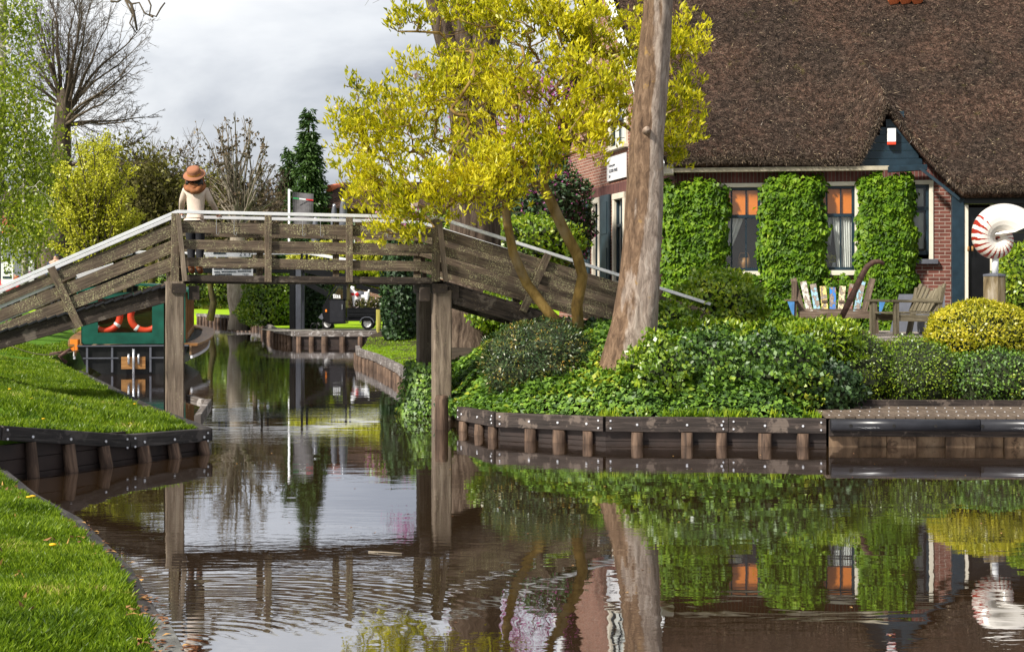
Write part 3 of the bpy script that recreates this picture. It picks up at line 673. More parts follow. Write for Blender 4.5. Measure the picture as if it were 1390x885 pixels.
# front windows, (t0,t1,z0,z1)
def WIN(pa, pb, ya, yb): return (tF(pa), tF(pb), zF((pa+pb)/2, yb), zF((pa+pb)/2, ya))
wins = [WIN(968, 1038, 249, 375), WIN(1098, 1166, 247, 374), WIN(1214, 1267, 245, 352)]
wall('front_wall', F, TW, GZ-.3, 4.7, wins, M['brick'])
b = MB()
z0, z1 = 4.26, 4.58; b.face([F(0, .012, z0), F(TW, .012, z0), F(TW, .012, z1), F(0, .012, z1)], [(0, 0), (TW, 0), (TW, z1-z0), (0, z1-z0)])
b.face([F(0, .012, z0), F(0, 0, z0), F(TW, 0, z0), F(TW, .012, z0)]); b.build('brick_band', M['soldier'], house)
# interior: near-black back panel and floor, shade put into the colour
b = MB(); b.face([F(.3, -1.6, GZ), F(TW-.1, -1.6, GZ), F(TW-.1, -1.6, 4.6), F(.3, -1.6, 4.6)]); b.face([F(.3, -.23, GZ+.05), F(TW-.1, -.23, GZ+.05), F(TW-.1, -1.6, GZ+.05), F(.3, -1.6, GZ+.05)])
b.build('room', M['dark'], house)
def glassmat():
    m, nt, o = newmat('window_glass'); g = nt.nodes.new('ShaderNodeBsdfGlossy'); g.inputs['Roughness'].default_value = .02; t = nt.nodes.new('ShaderNodeBsdfTransparent'); t.inputs[0].default_value = (.9, .93, .92, 1)
    x = nt.nodes.new('ShaderNodeMixShader'); x.inputs[0].default_value = .07; nt.links.new(t.outputs[0], x.inputs[1]); nt.links.new(g.outputs[0], x.inputs[2]); nt.links.new(x.outputs[0], o.inputs[0]); return m
M['glass'] = glassmat()
def barF(b, t0, z0_, t1, z1_, wd, dp, o): b.beam(F(t0, o, z0_), F(t1, o, z1_), wd, dp, NF) if abs(t1-t0) > abs(z1_-z0_) else b.beam(F(t0, o, z0_), F(t1, o, z1_), wd, dp, NF)
def curtain(b, pts_top, pts_bot, o):
    n = 26; 
    for i in range(n):
        def row(u):
            a = Vector(pts_top[0]).lerp(Vector(pts_top[1]), u); c = Vector(pts_bot[0]).lerp(Vector(pts_bot[1]), u); return a, c
        a0, c0 = row(i/n); a1, c1 = row((i+1)/n); w0 = .035*math.sin(i*1.7); w1 = .035*math.sin((i+1)*1.7)
        b.face([F(c0.x, o+w0, c0.y), F(c1.x, o+w1, c1.y), F(a1.x, o+w1, a1.y), F(a0.x, o+w0, a0.y)], None, True)
for wi, (t0, t1, z0, z1) in enumerate(wins):
    fr = MB(); c = .085
    for (a, b_, p, q) in ((t0, z0, t0, z1), (t1, z0, t1, z1)): fr.beam(F(a+(c/2 if a == t0 else -c/2), -.04, b_), F(p+(c/2 if a == t0 else -c/2), -.04, q), c, .14, NF)
    fr.beam(F(t0, -.04, z1-c/2), F(t1, -.04, z1-c/2), c, .15, NF)
    if wi < 2: fr.beam(F(t0-.03, .0, z0+c*.6), F(t1+.03, .0, z0+c*.6), c*1.2, .16, NF)
    w_ = fr.build('window', M['cream'], house)
    sa = MB(); a0, a1, b0, b1 = t0+c, t1-c, z0+c*1.1, z1-c; zt = b1-(b1-b0)*.345
    for (x0, y0, x1, y1, th) in ((a0+.03, b0, a0+.03, b1, .06), (a1-.03, b0, a1-.03, b1, .06), (a0, b1-.03, a1, b1-.03, .06), (a0, b0+.035, a1, b0+.035, .08), (a0, zt, a1, zt, .07)):
        sa.beam(F(x0, -.045, y0), F(x1, -.045, y1), th, .06, NF)
    for i in (1, 2):
        x = a0+(a1-a0)*i/3; 
        if wi < 2: sa.beam(F(x, -.05, zt), F(x, -.05, b1), .028, .04, NF)
        if wi < 2 and i == 2 or wi == 0: sa.beam(F(x, -.05, b0), F(x, -.05, zt), .028, .04, NF)
    sa.build('sash', M['navy'], w_)
    g = MB(); g.face([F(a0, -.062, b0), F(a1, -.062, b0), F(a1, -.062, b1), F(a0, -.062, b1)]); g.build('pane', M['glass'], w_)
    if wi < 2:
        g = MB(); g.prism([F(a0+.05, -.085, zt+.02), F(a1-.05, -.075, zt+.02), F(a1-.05, -.075, b1-.05), F(a0+.05, -.075, b1-.05)], NF, -.01); g.build('orange_blind', M['orange'], w_)
    cu = MB()
    if wi == 0: curtain(cu, [(a0+.02, zt), (a0+.55, zt)], [(a0+.02, zt-.85), (a0+.22, zt-.85)], -.11)
    elif wi == 1:
        mid = a1-.28
        curtain(cu, [(a0+.38, zt), (a1-.06, zt)], [(mid-.1, zt-.72), (a1-.06, zt-.72)], -.11); curtain(cu, [(mid-.1, zt-.72), (a1-.06, zt-.72)], [(mid-.06, b0+.02), (a1-.06, b0+.02)], -.11)
        curtain(cu, [(a0+.1, zt), (a0+.42, zt)], [(a0+.3, zt-.55), (a0+.36, zt-.62)], -.14)
    else:
        for zz0, zz1 in ((zt+.05, b1-.08), (b0+.12, zt-.08)): curtain(cu, [(a0+.3, zz1), (a1-.1, zz1)], [(a0+.3, zz0), (a1-.1, zz0)], -.10)
    cu.build('curtain', M['curtain'], w_)
b = MB(); t0, t1, z0, z1 = wins[2]; b.beam(F(t0-.05, .04, z0-.05), F(t1+.08, .04, z0-.05), .1, .16, NF); b.build('stone_sill', M['grey'], house)
# wicker basket and a vase of flowers inside the windows
t0, t1, z0, z1 = wins[0]; b = MB(); c = F(t1-.42, -.28, z0+.12); b.lathe(c, [(.1, 0), (.13, .08), (.14, .16), (.1, .26), (.02, .27)], 14); b.tube([c+FD*.12+Vector((0, 0, .2)), c+FD*.08+Vector((0, 0, .36)), c-FD*.08+Vector((0, 0, .36)), c-FD*.12+Vector((0, 0, .2))], .012, 6)
o = b.build('wicker_basket', M['teak'], origin=c); tag(o, 'small wicker basket on the sill inside the left front window', 'basket')
t0, t1, z0, z1 = wins[1]; c = F(t0+.52, -.24, z0+.12); v_ = thing('flower_vase', c, 'vase of yellow flowers behind the glass of the middle front window', 'vase')
b = MB(); b.lathe(c, [(.03, 0), (.06, .05), (.04, .12), (.05, .15)], 12); b.build('vase', M['white'], v_)
P = np.array(c)+rng.normal(size=(60, 3))*[.07, .05, .06]+[0, 0, .22]; np_mesh('flowers', leaf_quads(P, rnd_dir(60), rnd_dir(60), .06, .05), 4, M['spring'], v_)

# left gable wall
TM = TS/2; gx = [(0, ZE), (TS, ZE), (TM, ZR-.35)]
sw = []
for a, c in ((850, 834), (816, 806), (790, 777)): sw.append((tS(a), tS(c), 2.2, 4.33))
upw = (tS(850)-.15, tS(828), 5.35, 6.8)
def Sfl(x, o, z): return Sd(x, o, z)
xs_h = sw
b_ = wall('gable_wall', Sfl, TS, GZ-.3, ZE, sw, M['brick_sunlit'])
g = MB()
# gable triangle with the upper window left open
def gt(z): return (z-ZE)/(ZR-.35-ZE)*TM
for (pts) in ([(0, ZE), (TS, ZE), (TS-gt(upw[2]), upw[2]), (gt(upw[2]), upw[2])], [(gt(upw[2]), upw[2]), (upw[0], upw[2]), (upw[0], upw[3]), (gt(upw[3]), upw[3])] if upw[0] > gt(upw[3]) else [(gt(upw[2]), upw[2]), (upw[0], upw[2]), (upw[0], ZE+(upw[0]/TM)*(ZR-.35-ZE))],
              [(upw[1], upw[2]), (TS-gt(upw[2]), upw[2]), (TS-gt(upw[3]), upw[3]), (upw[1], upw[3])], [(gt(upw[3]), upw[3]), (TS-gt(upw[3]), upw[3]), (TM, ZR-.35)]):
    g.face([Sd(x, 0, z) for x, z in pts], pts); g.face([Sd(x, -.2, z) for x, z in pts[::-1]], pts[::-1])
g.build('gable', M['brick_sunlit'], house)
b = MB(); b.face([Sd(0, .012, 4.34), Sd(TS, .012, 4.34), Sd(TS, .012, 4.58), Sd(0, .012, 4.58)], [(0, 0), (TS, 0), (TS, .24), (0, .24)]); b.build('brick_band', M['soldier'], house)
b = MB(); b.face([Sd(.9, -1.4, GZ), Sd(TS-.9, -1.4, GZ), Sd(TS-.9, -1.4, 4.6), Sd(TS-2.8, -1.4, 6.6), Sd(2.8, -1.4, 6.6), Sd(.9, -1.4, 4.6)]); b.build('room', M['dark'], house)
for i, (t0, t1, z0, z1) in enumerate(sw+[upw]):
    if t0 > t1: t0, t1 = t1, t0
    fr = MB(); c = .14
    for x in (t0+c/2, t1-c/2): fr.beam(Sd(x, .0, z0), Sd(x, .0, z1), c, .12, NS)
    fr.beam(Sd(t0, 0, z1-c/2), Sd(t1, 0, z1-c/2), c, .13, NS); fr.beam(Sd(t0-.04, .03, z0+.04), Sd(t1+.04, .03, z0+.04), .08, .2, NS)
    w_ = fr.build('window', M['cream'], house)
    s = MB(); zt = z1-.75
    for x in (t0+c+.03, t1-c-.03): s.beam(Sd(x, -.03, z0+.08), Sd(x, -.03, z1-c), .06, .05, NS)
    s.beam(Sd(t0+c, -.03, zt), Sd(t1-c, -.03, zt), .07, .05, NS); s.beam(Sd((t0+t1)/2, -.03, z0+.08), Sd((t0+t1)/2, -.03, z1-c), .03, .04, NS); s.build('sash', M['navy'], w_)
    g = MB(); g.face([Sd(t0+c, -.045, z0+.08), Sd(t1-c, -.045, z0+.08), Sd(t1-c, -.045, z1-c), Sd(t0+c, -.045, z1-c)]); g.build('pane', M['glass'], w_)
    g = MB(); lo = zt if i in (1, 2) else z0+.1; g.face([Sd(t0+c, -.08, lo), Sd(t1-c, -.08, lo), Sd(t1-c, -.08, z1-c), Sd(t0+c, -.08, z1-c)]); g.build('blind', M['redblind'] if i in (1, 2) else M['curtain'], w_)
for a, c in ((830, 818), (802, 791), (775, 769)):
    t0, t1 = sorted((tS(a), min(tS(c), TS+.3))); s = MB(); s.beam(Sd((t0+t1)/2, .05, 2.15), Sd((t0+t1)/2, .05, 4.35), t1-t0, .05, NS)
    for z in (2.7, 3.8): s.beam(Sd((t0+t1)/2, .085, z-.38), Sd((t0+t1)/2, .085, z+.38), (t1-t0)*.68, .016, NS)
    s.build('shutter', M['slateblue'], house)
# plaque
tp0, tp1 = tS(852), tS(826.5)
pz0, pz1 = 4.66, 5.22
pl = MB(); pl.prism([Sd(tp1, .02, pz0), Sd(tp0, .02, pz0), Sd(tp0, .02, pz1), Sd(tp1, .02, pz1)][::-1], NS, .03)
pq = pl.build('wall_plaque', M['white'], origin=Sd((tp0+tp1)/2, 0, pz0)); tag(pq, 'white plaque lettered GLORIA MARIS on the brick gable wall', 'plaque')
def text(body, size, origin, xdir, ydir, mat, name='lettering', parent=None, depth=.002, align='LEFT'):
    cu = bpy.data.curves.new('t', 'FONT'); cu.body = body; cu.size = size; cu.extrude = depth; cu.align_x = align; cu.resolution_u = 3
    tmp = bpy.data.objects.new('t', cu); COL.objects.link(tmp); bpy.context.view_layer.update()
    me = bpy.data.meshes.new_from_object(tmp.evaluated_get(bpy.context.evaluated_depsgraph_get())); bpy.data.objects.remove(tmp)
    xd = Vector(xdir).normalized(); yd = Vector(ydir).normalized(); zd = xd.cross(yd); mtx = Matrix((xd, yd, zd)).transposed().to_4x4(); mtx.translation = Vector(origin)
    me.transform(mtx); off = rootloc(parent) if parent else Vector(origin); me.transform(Matrix.Translation(-off)); me.materials.clear()
    return link_mesh(me, name, mat, parent, off)
wdt = tp1-tp0
for body, sz, z in (('schelpen galerie', .085, pz0+.33), ('GLORIA MARIS', .115, pz0+.19), ('809', .09, pz0+.07)):
    text(body, sz, Sd(tp1-.22, .056, z), -SD, (0, 0, 1), M['grey'], parent=pq)

# thatched roof
E0 = F(0, EO, ZE+.12); R0 = Sd(TM, 0, ZR)
nrm = (R0-E0).cross(FD); nrm = nrm.normalized(); nrm = nrm if nrm.z > 0 else -nrm
def roofP(u, v): return E0+FD*u+(R0-E0)*v
def uR(px, v=0):
    k = (px-CX)/FPX; b = E0+(R0-E0)*v; return (k*b.y-b.x)/(FD.x-k*FD.y)
ua, ub, uc = uR(1166), uR(1200, .2), uR(1304, -.1)
VA = .195; VE = -.118
def vmin(u):
    if u < ua: return 0.0
    if u < ub: s = (u-ua)/(ub-ua); return VA*(s**1.05)
    if u < uc: s = (u-ub)/(uc-ub); return VA+(VE-VA)*(s**.92)
    return VE
NU = 150; NV = 70; U0, U1 = -.42, TE+.5
us = sorted(list(np.linspace(U0, ua-.3, 40))+list(np.linspace(ua-.28, uc+.3, 80))+list(np.linspace(uc+.35, U1, 34)))
def bulge(u, v):
    d = v-vmin(u); b = .0
    b += -.10*math.exp(-((v-vmin(u))/.02)**2)      # rounded lip
    x = u*1.1; y = v*11
    b += .035*(math.sin(x*1.3+y*.7)+math.sin(y*1.1-x*.4+1.0))
    return b
ODV = (R0-E0).dot(NF)
def vtop(u):   # the rim height, softened sideways, that the thatch is lifted to clear
    return sum(max(0.0, vmin(min(max(u+q, U0), U1))) for q in (-.5, -.35, -.2, 0, .2, .35, .5))/7
def fwd(u, v):
    vt = max(vmin(u), vtop(u)) if ua < u < uc else vtop(u)
    need = max(0.0, .26-(EO+ODV*max(vt, 0))) if vt > .0 else 0.0
    return need*math.exp(-(max(0.0, v-max(vmin(u), 0))/.20)**2)*ss(vt/.05)
def surf(u, v, off=0.0):
    return roofP(u, v)+nrm*(bulge(u, v)+off)+NF*fwd(u, v)
def v_of(u, s): return vmin(u)+(1-vmin(u))*(s**1.5)
V = []; Fc = []
ns = NV
for u in us:
    for j in range(ns+1): V.append(surf(u, v_of(u, j/ns)))
nb = len(V)
for u in us:
    for j in range(ns+1): V.append(roofP(u, v_of(u, j/ns))-nrm*.30+NF*fwd(u, v_of(u, j/ns)))
nu = len(us)
for i in range(nu-1):
    for j in range(ns):
        a = i*(ns+1)+j; Fc.append((a, a+ns+1, a+ns+2, a+1)); Fc.append((nb+a, nb+a+1, nb+a+ns+2, nb+a+ns+1))
    a = i*(ns+1); Fc.append((a, nb+a, nb+a+ns+1, a+ns+1))
for j in range(ns):
    Fc.append((j, j+1, nb+j+1, nb+j)); a = (nu-1)*(ns+1)+j; Fc.append((a, nb+a, nb+a+1, a+1))
# back slope
kb = len(V); RB0 = Sd(TS+.5, 0, ZE-.3)
for u in (U0, U1): V += [R0+FD*u+nrm*.05, RB0+FD*u, RB0+FD*u-Vector((0, 0, .35)), R0+FD*u-Vector((0, 0, .4))]
Fc += [(kb, kb+1, kb+5, kb+4), (kb+1, kb+2, kb+6, kb+5), (kb, kb+3, kb+2, kb+1), (kb+3, kb+7, kb+6, kb+2), (kb+4, kb+5, kb+6, kb+7)]
off = rootloc(house); me = bpy.data.meshes.new('roof'); me.from_pydata([tuple(Vector(p)-off) for p in V], [], Fc); me.update()
for p in me.polygons: p.use_smooth = True
roof = link_mesh(me, 'roof', M['thatch'], house)
# straw ends over the surface
n = 90000
su = rng.uniform(U0, U1-.6, n); sv = rng.uniform(0, 1, n)**1.25
edge = rng.uniform(size=n) < .16; sv[edge] = rng.uniform(0, .012, edge.sum())
PP = np.empty((n, 3))
for i in range(n):
    u = su[i]; PP[i] = surf(u, vmin(u)+(1-vmin(u))*sv[i], -.008)
dn = np.array((E0-R0).normalized()); nn = np.array(nrm)
D = unit(dn*.8+nn*rng.uniform(-.05, .45, (n, 1))+rng.normal(size=(n, 3))*.38)
S_ = unit(np.cross(D, nn)); ln = rng.uniform(.06, .16, n)[:, None]; wd = rng.uniform(.004, .010, n)[:, None]
np_mesh('thatch_straws', np.stack([PP-S_*wd, PP+S_*wd, PP+D*ln], 1), 3, M['straw'], house)['kind'] = 'stuff'
# ridge tiles / orange tile apron high on the roof
tl = MB(); k = .0
u0, u1 = uR(1168, .93), uR(1214, .93)
def vpix(py):   # v where the roof plane meets the pixel row
    best = min(((abs((HY-(roofP(u0, v).z-CAMZ)/roofP(u0, v).y*FPX)-py), v) for v in np.linspace(0, 1, 400))); return best[1]
va = vpix(8)
n = 3
for i in range(n):
    a = u0+(u1-u0)*i/n; c_ = u0+(u1-u0)*(i+1)/n; pts = []
    for k in range(4):
        p = roofP((a+c_)/2, va+.0+k*.07)+nrm*(.13+.02*k); q = roofP((a+c_)/2, va+(k+1)*.07-.005)+nrm*.10
        tl.tube([p, q], [(c_-a)*.5, (c_-a)*.46], 14)
tl.build('roof_tiles', M['tile'], house)
# eave board, blue beam, dormer boards
b = MB(); te = tF(1206, .2); b.beam(F(-.35, .26, ZE-.10), F(te, .26, ZE-.10), .11, .09, (0, 0, 1)); b.build('eave_board', plain('old_cream_board', (.42, .37, .27), .7, 0, .25), house)
b = MB(); b.beam(F(-.4, .1, ZE-.02), F(-.05, .1, ZE-.02), .5, .34, (0, 0, 1)); b.build('corner_block', M['cream'], house)
dm = MB(); uda, udc = ua-.25, uc+.35
z = ZE-.05; 
def rimz(u): return ZE+.16-(.42 if u > ub else 0)+(ZR-ZE)*vmin(u)
while z < 6.4:
    ok_ = [u for u in np.linspace(ua-.15, uc, 80) if rimz(u)+.10 > z+.16]
    if len(ok_) < 3 or z+.16 > 5.70: break
    dm.beam(F(ok_[0], .03, z+.08), F(ok_[-1], .03, z+.08), .155, .03, NF); z += .16
dm.build('dormer_boards', M['navy'], house)
b = MB(); b.beam(F(te-.02, .25, ZE-.13), F(te+.75, .25, ZE-.09), .14, .12, (0, 0, 1)); b.beam(F(te+.6, .45, ZE-.12), F(tF(1303, .6), .62, 3.86), .17, .06, (0, 0, 1)); b.build('bargeboard', M['navy'], house)
# alarm box
p = tF(1210, .1); al = thing('alarm_box', F(p, .1, 5.05), 'small white alarm box with an orange-red base on the dark gablet boards', 'alarm box')
b = MB(); b.beam(F(p, .14, zF(1210, 193, .1)), F(p, .14, zF(1210, 175, .1)), .17, .1, NF); b.build('box', M['white'], al)
b = MB(); b.beam(F(p, .14, zF(1210, 197, .1)), F(p, .14, zF(1210, 193.3, .1)), .17, .1, NF); b.build('lamp', M['buoy'], al)
# white bargeboards of the left gable
b = MB()
for (s0, s1) in ((-.45, TM), (TS+.5, TM)):
    z0_ = ZE-.05-.35 if s0 < 0 else ZE-.42
    b.beam(Sd(s0, .45, ZE-.1), Sd(s1, .45, ZR+.0), .05, .34, (0, 0, 1))
b.build('white_bargeboard', M['white'], house)

# entrance wing
WO = .55
def FW(t, o, z): return F(t, WO+o, z)
def tW(px): return tF(px, WO)
b = MB()
b.beam(FW(tW(1300), 0, GZ), FW(tW(1300), 0, 3.95), .24, .2, NF); b.build('corner_post', M['navy'], house)
b = MB(); b.beam(FW(tW(1293), -.02, 3.86), FW(TE, -.02, 3.86), .22, .18, (0, 0, 1)); b.build('fascia', M['black'], house)
b = MB(); t0 = tW(1307)
for z in np.arange(GZ-.2, 3.8, .17): b.beam(FW(tW(1352), -.06, z+.08), FW(TE, -.06, z+.08), .165, .04, NF)
b.face([F(TW, -.02, GZ), FW(tW(1296), -.05, GZ), FW(tW(1296), -.05, 4.7), F(TW, -.02, 4.7)]); b.build('boarded_wall', M['black'], house)
b = MB()
for px in (1311, 1347): b.beam(FW(tW(px), .02, GZ), FW(tW(px), .02, 3.75), .085, .1, NF)
dr = b.build('door_frame', M['cream'], house)
b = MB(); b.beam(FW(tW(1329), -.04, GZ+.02), FW(tW(1329), -.04, 3.7), .50, .04, NF); d_ = b.build('door', M['black'], house)
b = MB(); q = tW(1316)
for dt in (-.03, .05): b.tube([FW(q+dt, .0, 2.92), FW(q+dt, .06, 2.92), FW(q+dt, .07, 2.84)], .022, 8)
b.build('handle', M['teak'], d_)
b = MB(); b.face([FW(tW(1352), -.02, 3.3), FW(tW(1384), -.02, 3.3), FW(tW(1384), -.02, 3.72), FW(tW(1352), -.02, 3.72)]); b.build('top_light', M['glass'], house)
b = MB()
for v0 in (TE,): b.face([F(TE, WO, GZ), F(TE, -9, GZ), F(TE, -9, 6), F(TE, WO, 4)])
b.build('end_wall', M['brick'], house)

# ------------------------------------------------------------ foliage makers
def blob_points(c, r, n, lump=.12, ls=1.6, inner=.25, flat=None, zmin=None, off=None):
    off = rng.uniform(0, 20) if off is None else off
    d = rnd_dir(n); k = 1+lump*lumps(d*2.2, ls, off); k = k*(1-rng.uniform(0, 1, n)**2.2*inner)
    P = np.array(c)+d*np.array(r)*k[:, None]; Nn = unit(d/np.array(r))
    if zmin is not None: msk = P[:, 2] > zmin; P = P[msk]; Nn = Nn[msk]
    return P, Nn
def outleaf(P, Nn, ln, wd, spread=.8, upb=.3, jit=.3, fold=.25):
    n = len(P); D = unit(Nn*.55+rnd_dir(n)*spread+np.array([0, 0, upb])); return leaf_quads(P, D, unit(Nn+rnd_dir(n)*.5), ln*rng.uniform(1-jit, 1+jit, n), wd*rng.uniform(1-jit, 1+jit, n), fold)
def drape(P, Nn, ln, wd, jit=.25, tilt=.45):
    """leaves lying like shingles on a surface, tips hanging down"""
    n = len(P); down = np.array([0, 0, -1.0]); T = unit(down-Nn*(Nn@down)[:, None]+rnd_dir(n)*.5)
    D = unit(T+Nn*rng.uniform(.05, tilt, (n, 1))); return leaf_quads(P, D, unit(Nn+rnd_dir(n)*.35), ln*rng.uniform(1-jit, 1+jit, n), wd*rng.uniform(1-jit, 1+jit, n), .18)
def corebm(c, r, lump=.12, ls=1.6, off=0, k=.8):
    bm = bmesh.new(); bmesh.ops.create_icosphere(bm, subdivisions=4, radius=1); P = np.array([v.co[:] for v in bm.verts]); d = unit(P)
    kk = (1+lump*lumps(d*2.2, ls, off))*k; Q = np.array(c)+d*np.array(r)*kk[:, None]
    fs = [tuple(v.index for v in f.verts) for f in bm.faces]; bm.free(); return Q, fs
M['core'] = plain('dark_core', (.022, .028, .010), 1, 0, .5, 20)  # solid dark fill; shade between the leaves is put into its colour
def bush(name, c, r, n, ln, wd, mat, label, cat='shrub', group=None, zmin=None, lump=.14, mode='out', upb=.3, stems=True, core=.78, extra=None):
    base = (c[0], c[1], (zmin if zmin is not None else c[2]-r[2]))
    root = thing(name, base, label, cat, group); off = rng.uniform(0, 20)
    P, Nn = blob_points(c, r, n, lump, 1.6, .3, zmin=zmin, off=off)
    Q = outleaf(P, Nn, ln, wd, upb=upb) if mode == 'out' else drape(P, Nn, ln, wd)
    np_mesh('foliage', Q, 4, mat, root)
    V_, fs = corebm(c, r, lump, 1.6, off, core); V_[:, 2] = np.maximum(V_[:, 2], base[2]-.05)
    me = bpy.data.meshes.new('dark_core'); me.from_pydata((V_-np.array(base)).tolist(), [], fs); me.update(); link_mesh(me, 'dark_core', M['core'], root)
    if extra:
        m2, n2, l2, w2 = extra; P, Nn = blob_points(c, r, n2, lump, 1.6, .12, zmin=zmin, off=off); np_mesh('flowers', outleaf(P, Nn, l2, w2), 4, m2, root)
    return root

# climbers on the front wall
def climber(pa, pb, ytop, label, n=5200, zb=GZ+.05, bottom=None):
    t0, t1 = tF(pa, .2), tF(pb, .2); zt = zF((pa+pb)/2, ytop, .2); L1 = t1-t0; H = zt-zb; dp = .34
    root = thing('climbing_plant', F((t0+t1)/2, 0, zb), label, 'climbing plant', 'climbing plants between the farmhouse windows')
    a = rng.uniform(-1, 1, n); b_ = rng.uniform(0, 1, n); 
    # superellipse cross section around the panel, rounded top
    side = np.abs(a)**6; topk = np.clip((b_-.94)/.06, 0, 1)**2
    wv = 1+.05*np.sin(b_*9+pa)+.05*np.sin(b_*23+pa*2)*np.sign(a)+.05*np.sin(b_*47+pa)+np.where(rng.uniform(size=n) < .07, rng.uniform(0, .16, n), 0)
    x = a*(L1/2)*wv*(1-.10*topk); o_ = dp*(1-side*.75)*(1-topk*.55); z = zb+b_*H*(1+np.where(rng.uniform(size=n) < .05, rng.uniform(0, .05, n), 0))+.07*np.sin(a*5+pa)*b_+.04*np.sin(a*13)*b_
    o_ = o_+.05*lumps(np.stack([x*2, z*2, z*0], 1), 2.2)-.10*rng.uniform(0, 1, n)**2
    f = np.array(FD); nf = np.array(NF); C = np.array(F((t0+t1)/2, 0, 0))
    P = C+f*x[:, None]+nf*o_[:, None]; P[:, 2] = z
    Nn = unit(nf+f*(np.sign(a)*side*1.6)[:, None]+np.array([0, 0, 1])*(topk*1.2+.12)[:, None])
    np_mesh('foliage', drape(P, unit(Nn+rnd_dir(n)*.35), .115, .10, tilt=.9), 4, M['climber'], root)
    b = MB(); b.beam(F((t0+t1)/2, .11, zb-.05), F((t0+t1)/2, .11, zt-.14), L1*.84, .2, NF); b.build('dark_backing', M['core'], root)  # dark slab behind the leaves, colour standing for shade in the gaps
climber(899, 986, 245, 'leafy green climber on the wall left of the first orange-topped window', 5600)
climber(1033, 1119, 238, 'leafy green climber filling the wall between the two orange-topped windows', 6200)
climber(1166, 1242, 238, 'leafy green climber on the wall behind the curved plough handle', 6000)
climber(986, 1033, 378, 'low green climber under the first orange-topped window', 1700)
climber(1119, 1166, 378, 'low green climber under the second orange-topped window', 1700)
# ------------------------------------------------------------ trees
def grow(trunk, targets, step=.25, upbias=1.2, jit=.12, sag=0.0, rt=.006, pw=.47, rmax=None, start=0):
    """join every target to the nearest point of the growing skeleton; pipe-model radii"""
    nodes = [Vector(p) for p in trunk]; par = [-1]
    par = list(range(-1, len(nodes)-1))
    A = np.zeros((200000, 3)); A[:len(nodes)] = np.array([tuple(p) for p in nodes]); cnt = len(nodes)
    c0 = np.array(trunk[-1]); order = np.argsort(np.linalg.norm(targets-np.array(trunk[max(start, len(trunk)//2)]), axis=1)); tips = []
    for ti in order:
        t = targets[ti]; X = A[start:cnt]; d = np.linalg.norm(X-t, axis=1); cost = d+upbias*np.maximum(0, X[:, 2]-t[2]); i = int(np.argmin(cost))+start
        a = Vector(A[i]); b = Vector(t); ln = (b-a).length; k = max(1, int(ln/step)); prev = i
        pd = (a-Vector(A[par[i]])) if par[i] >= 0 else Vector((0, 0, 1))
        pd = pd.normalized()*ln*.35 if pd.length > 0 else pd
        j1 = Vector(rng.normal(size=3))*jit*ln*.25
        for s in range(1, k+1):
            u = s/k; q = a.lerp(b, u)+pd*(u*(1-u))*1.2+j1*math.sin(u*math.pi)+Vector((0, 0, -sag*ln*u*(1-u)))
            if s < k: q += Vector(rng.normal(size=3))*jit*step*.5
            A[cnt] = q; par.append(prev); prev = cnt; cnt += 1
        tips.append(prev)
    return A[:cnt], par, tips
def radii(A, par, rt, pw):
    n = len(A); cntc = np.zeros(n); haschild = np.zeros(n, bool)
    for i in range(n-1, -1, -1):
        if not haschild[i]: cntc[i] = 1
        if par[i] >= 0: cntc[par[i]] += cntc[i]; haschild[par[i]] = True
    return rt*cntc**pw, cntc
def tubes(mb, A, par, rad, cnt, sides=(3, 7), rbig=.05, minr=0, sel=None):
    n = len(A); kids = [[] for _ in range(n)]
    for i in range(n):
        if par[i] >= 0: kids[par[i]].append(i)
    starts = [i for i in range(n) if par[i] < 0]
    st = [(i, None) for i in starts]
    while st:
        i, fr = st.pop(); chain = [i] if fr is None else [fr, i]; rr = [rad[i]] if fr is None else [min(rad[fr], rad[i]*1.2), rad[i]]
        while kids[chain[-1]]:
            ks = sorted(kids[chain[-1]], key=lambda k: -cnt[k]); c = chain[-1]
            for k in ks[1:]: st.append((k, c))
            chain.append(ks[0]); rr.append(rad[ks[0]])
        if len(chain) >= 2 and max(rr) > minr:
            mx = max(rr); ns = 3 if mx < rbig*.3 else (5 if mx < rbig else (7 if mx < rbig*3 else 12))
            mb.tube([A[c] for c in chain], rr, ns, cap=False)
def ell_targets(ells, n, shell=.5, dk=1.0, D0=25):
    """ells: (px,py,rx,ry[,D]) in photo pixels, turned into ellipsoids in the world"""
    area = np.array([e[2]*e[3] for e in ells], float); area /= area.sum(); out_ = []
    for e, a in zip(ells, area):
        D = e[4] if len(e) > 4 else D0; c = W(e[0], e[1], D); rx = e[2]/FPX*D; rz = e[3]/FPX*D; ry = min(rx, rz)*dk
        k = max(2, int(n*a)); d = rnd_dir(k); r = rng.uniform(0, 1, k)**shell
        out_.append(np.array(c)+d*np.array([rx, ry, rz])*r[:, None])
    return np.concatenate(out_)
def finetwigs(mb, A, tips, n_each, ln, r, droop=0.0, up=.3, outw=1.3):
    cen = Vector(A[:max(3, len(A)//60)].mean(axis=0))
    for t in tips:
        p = Vector(A[t]); od = (p-cen); od = od.normalized()*outw if od.length > 0 else od
        for k in range(n_each):
            d = Vector(rng.normal(size=3))*.8+Vector((0, 0, up))+od; d.normalize(); l = ln*random.uniform(.5, 1.2); m_ = p+d*l*.5; q = p+d*l+Vector((0, 0, -droop*l)); mb.tube([p, m_, q], [r, r*.8, r*.5], 3, cap=False)
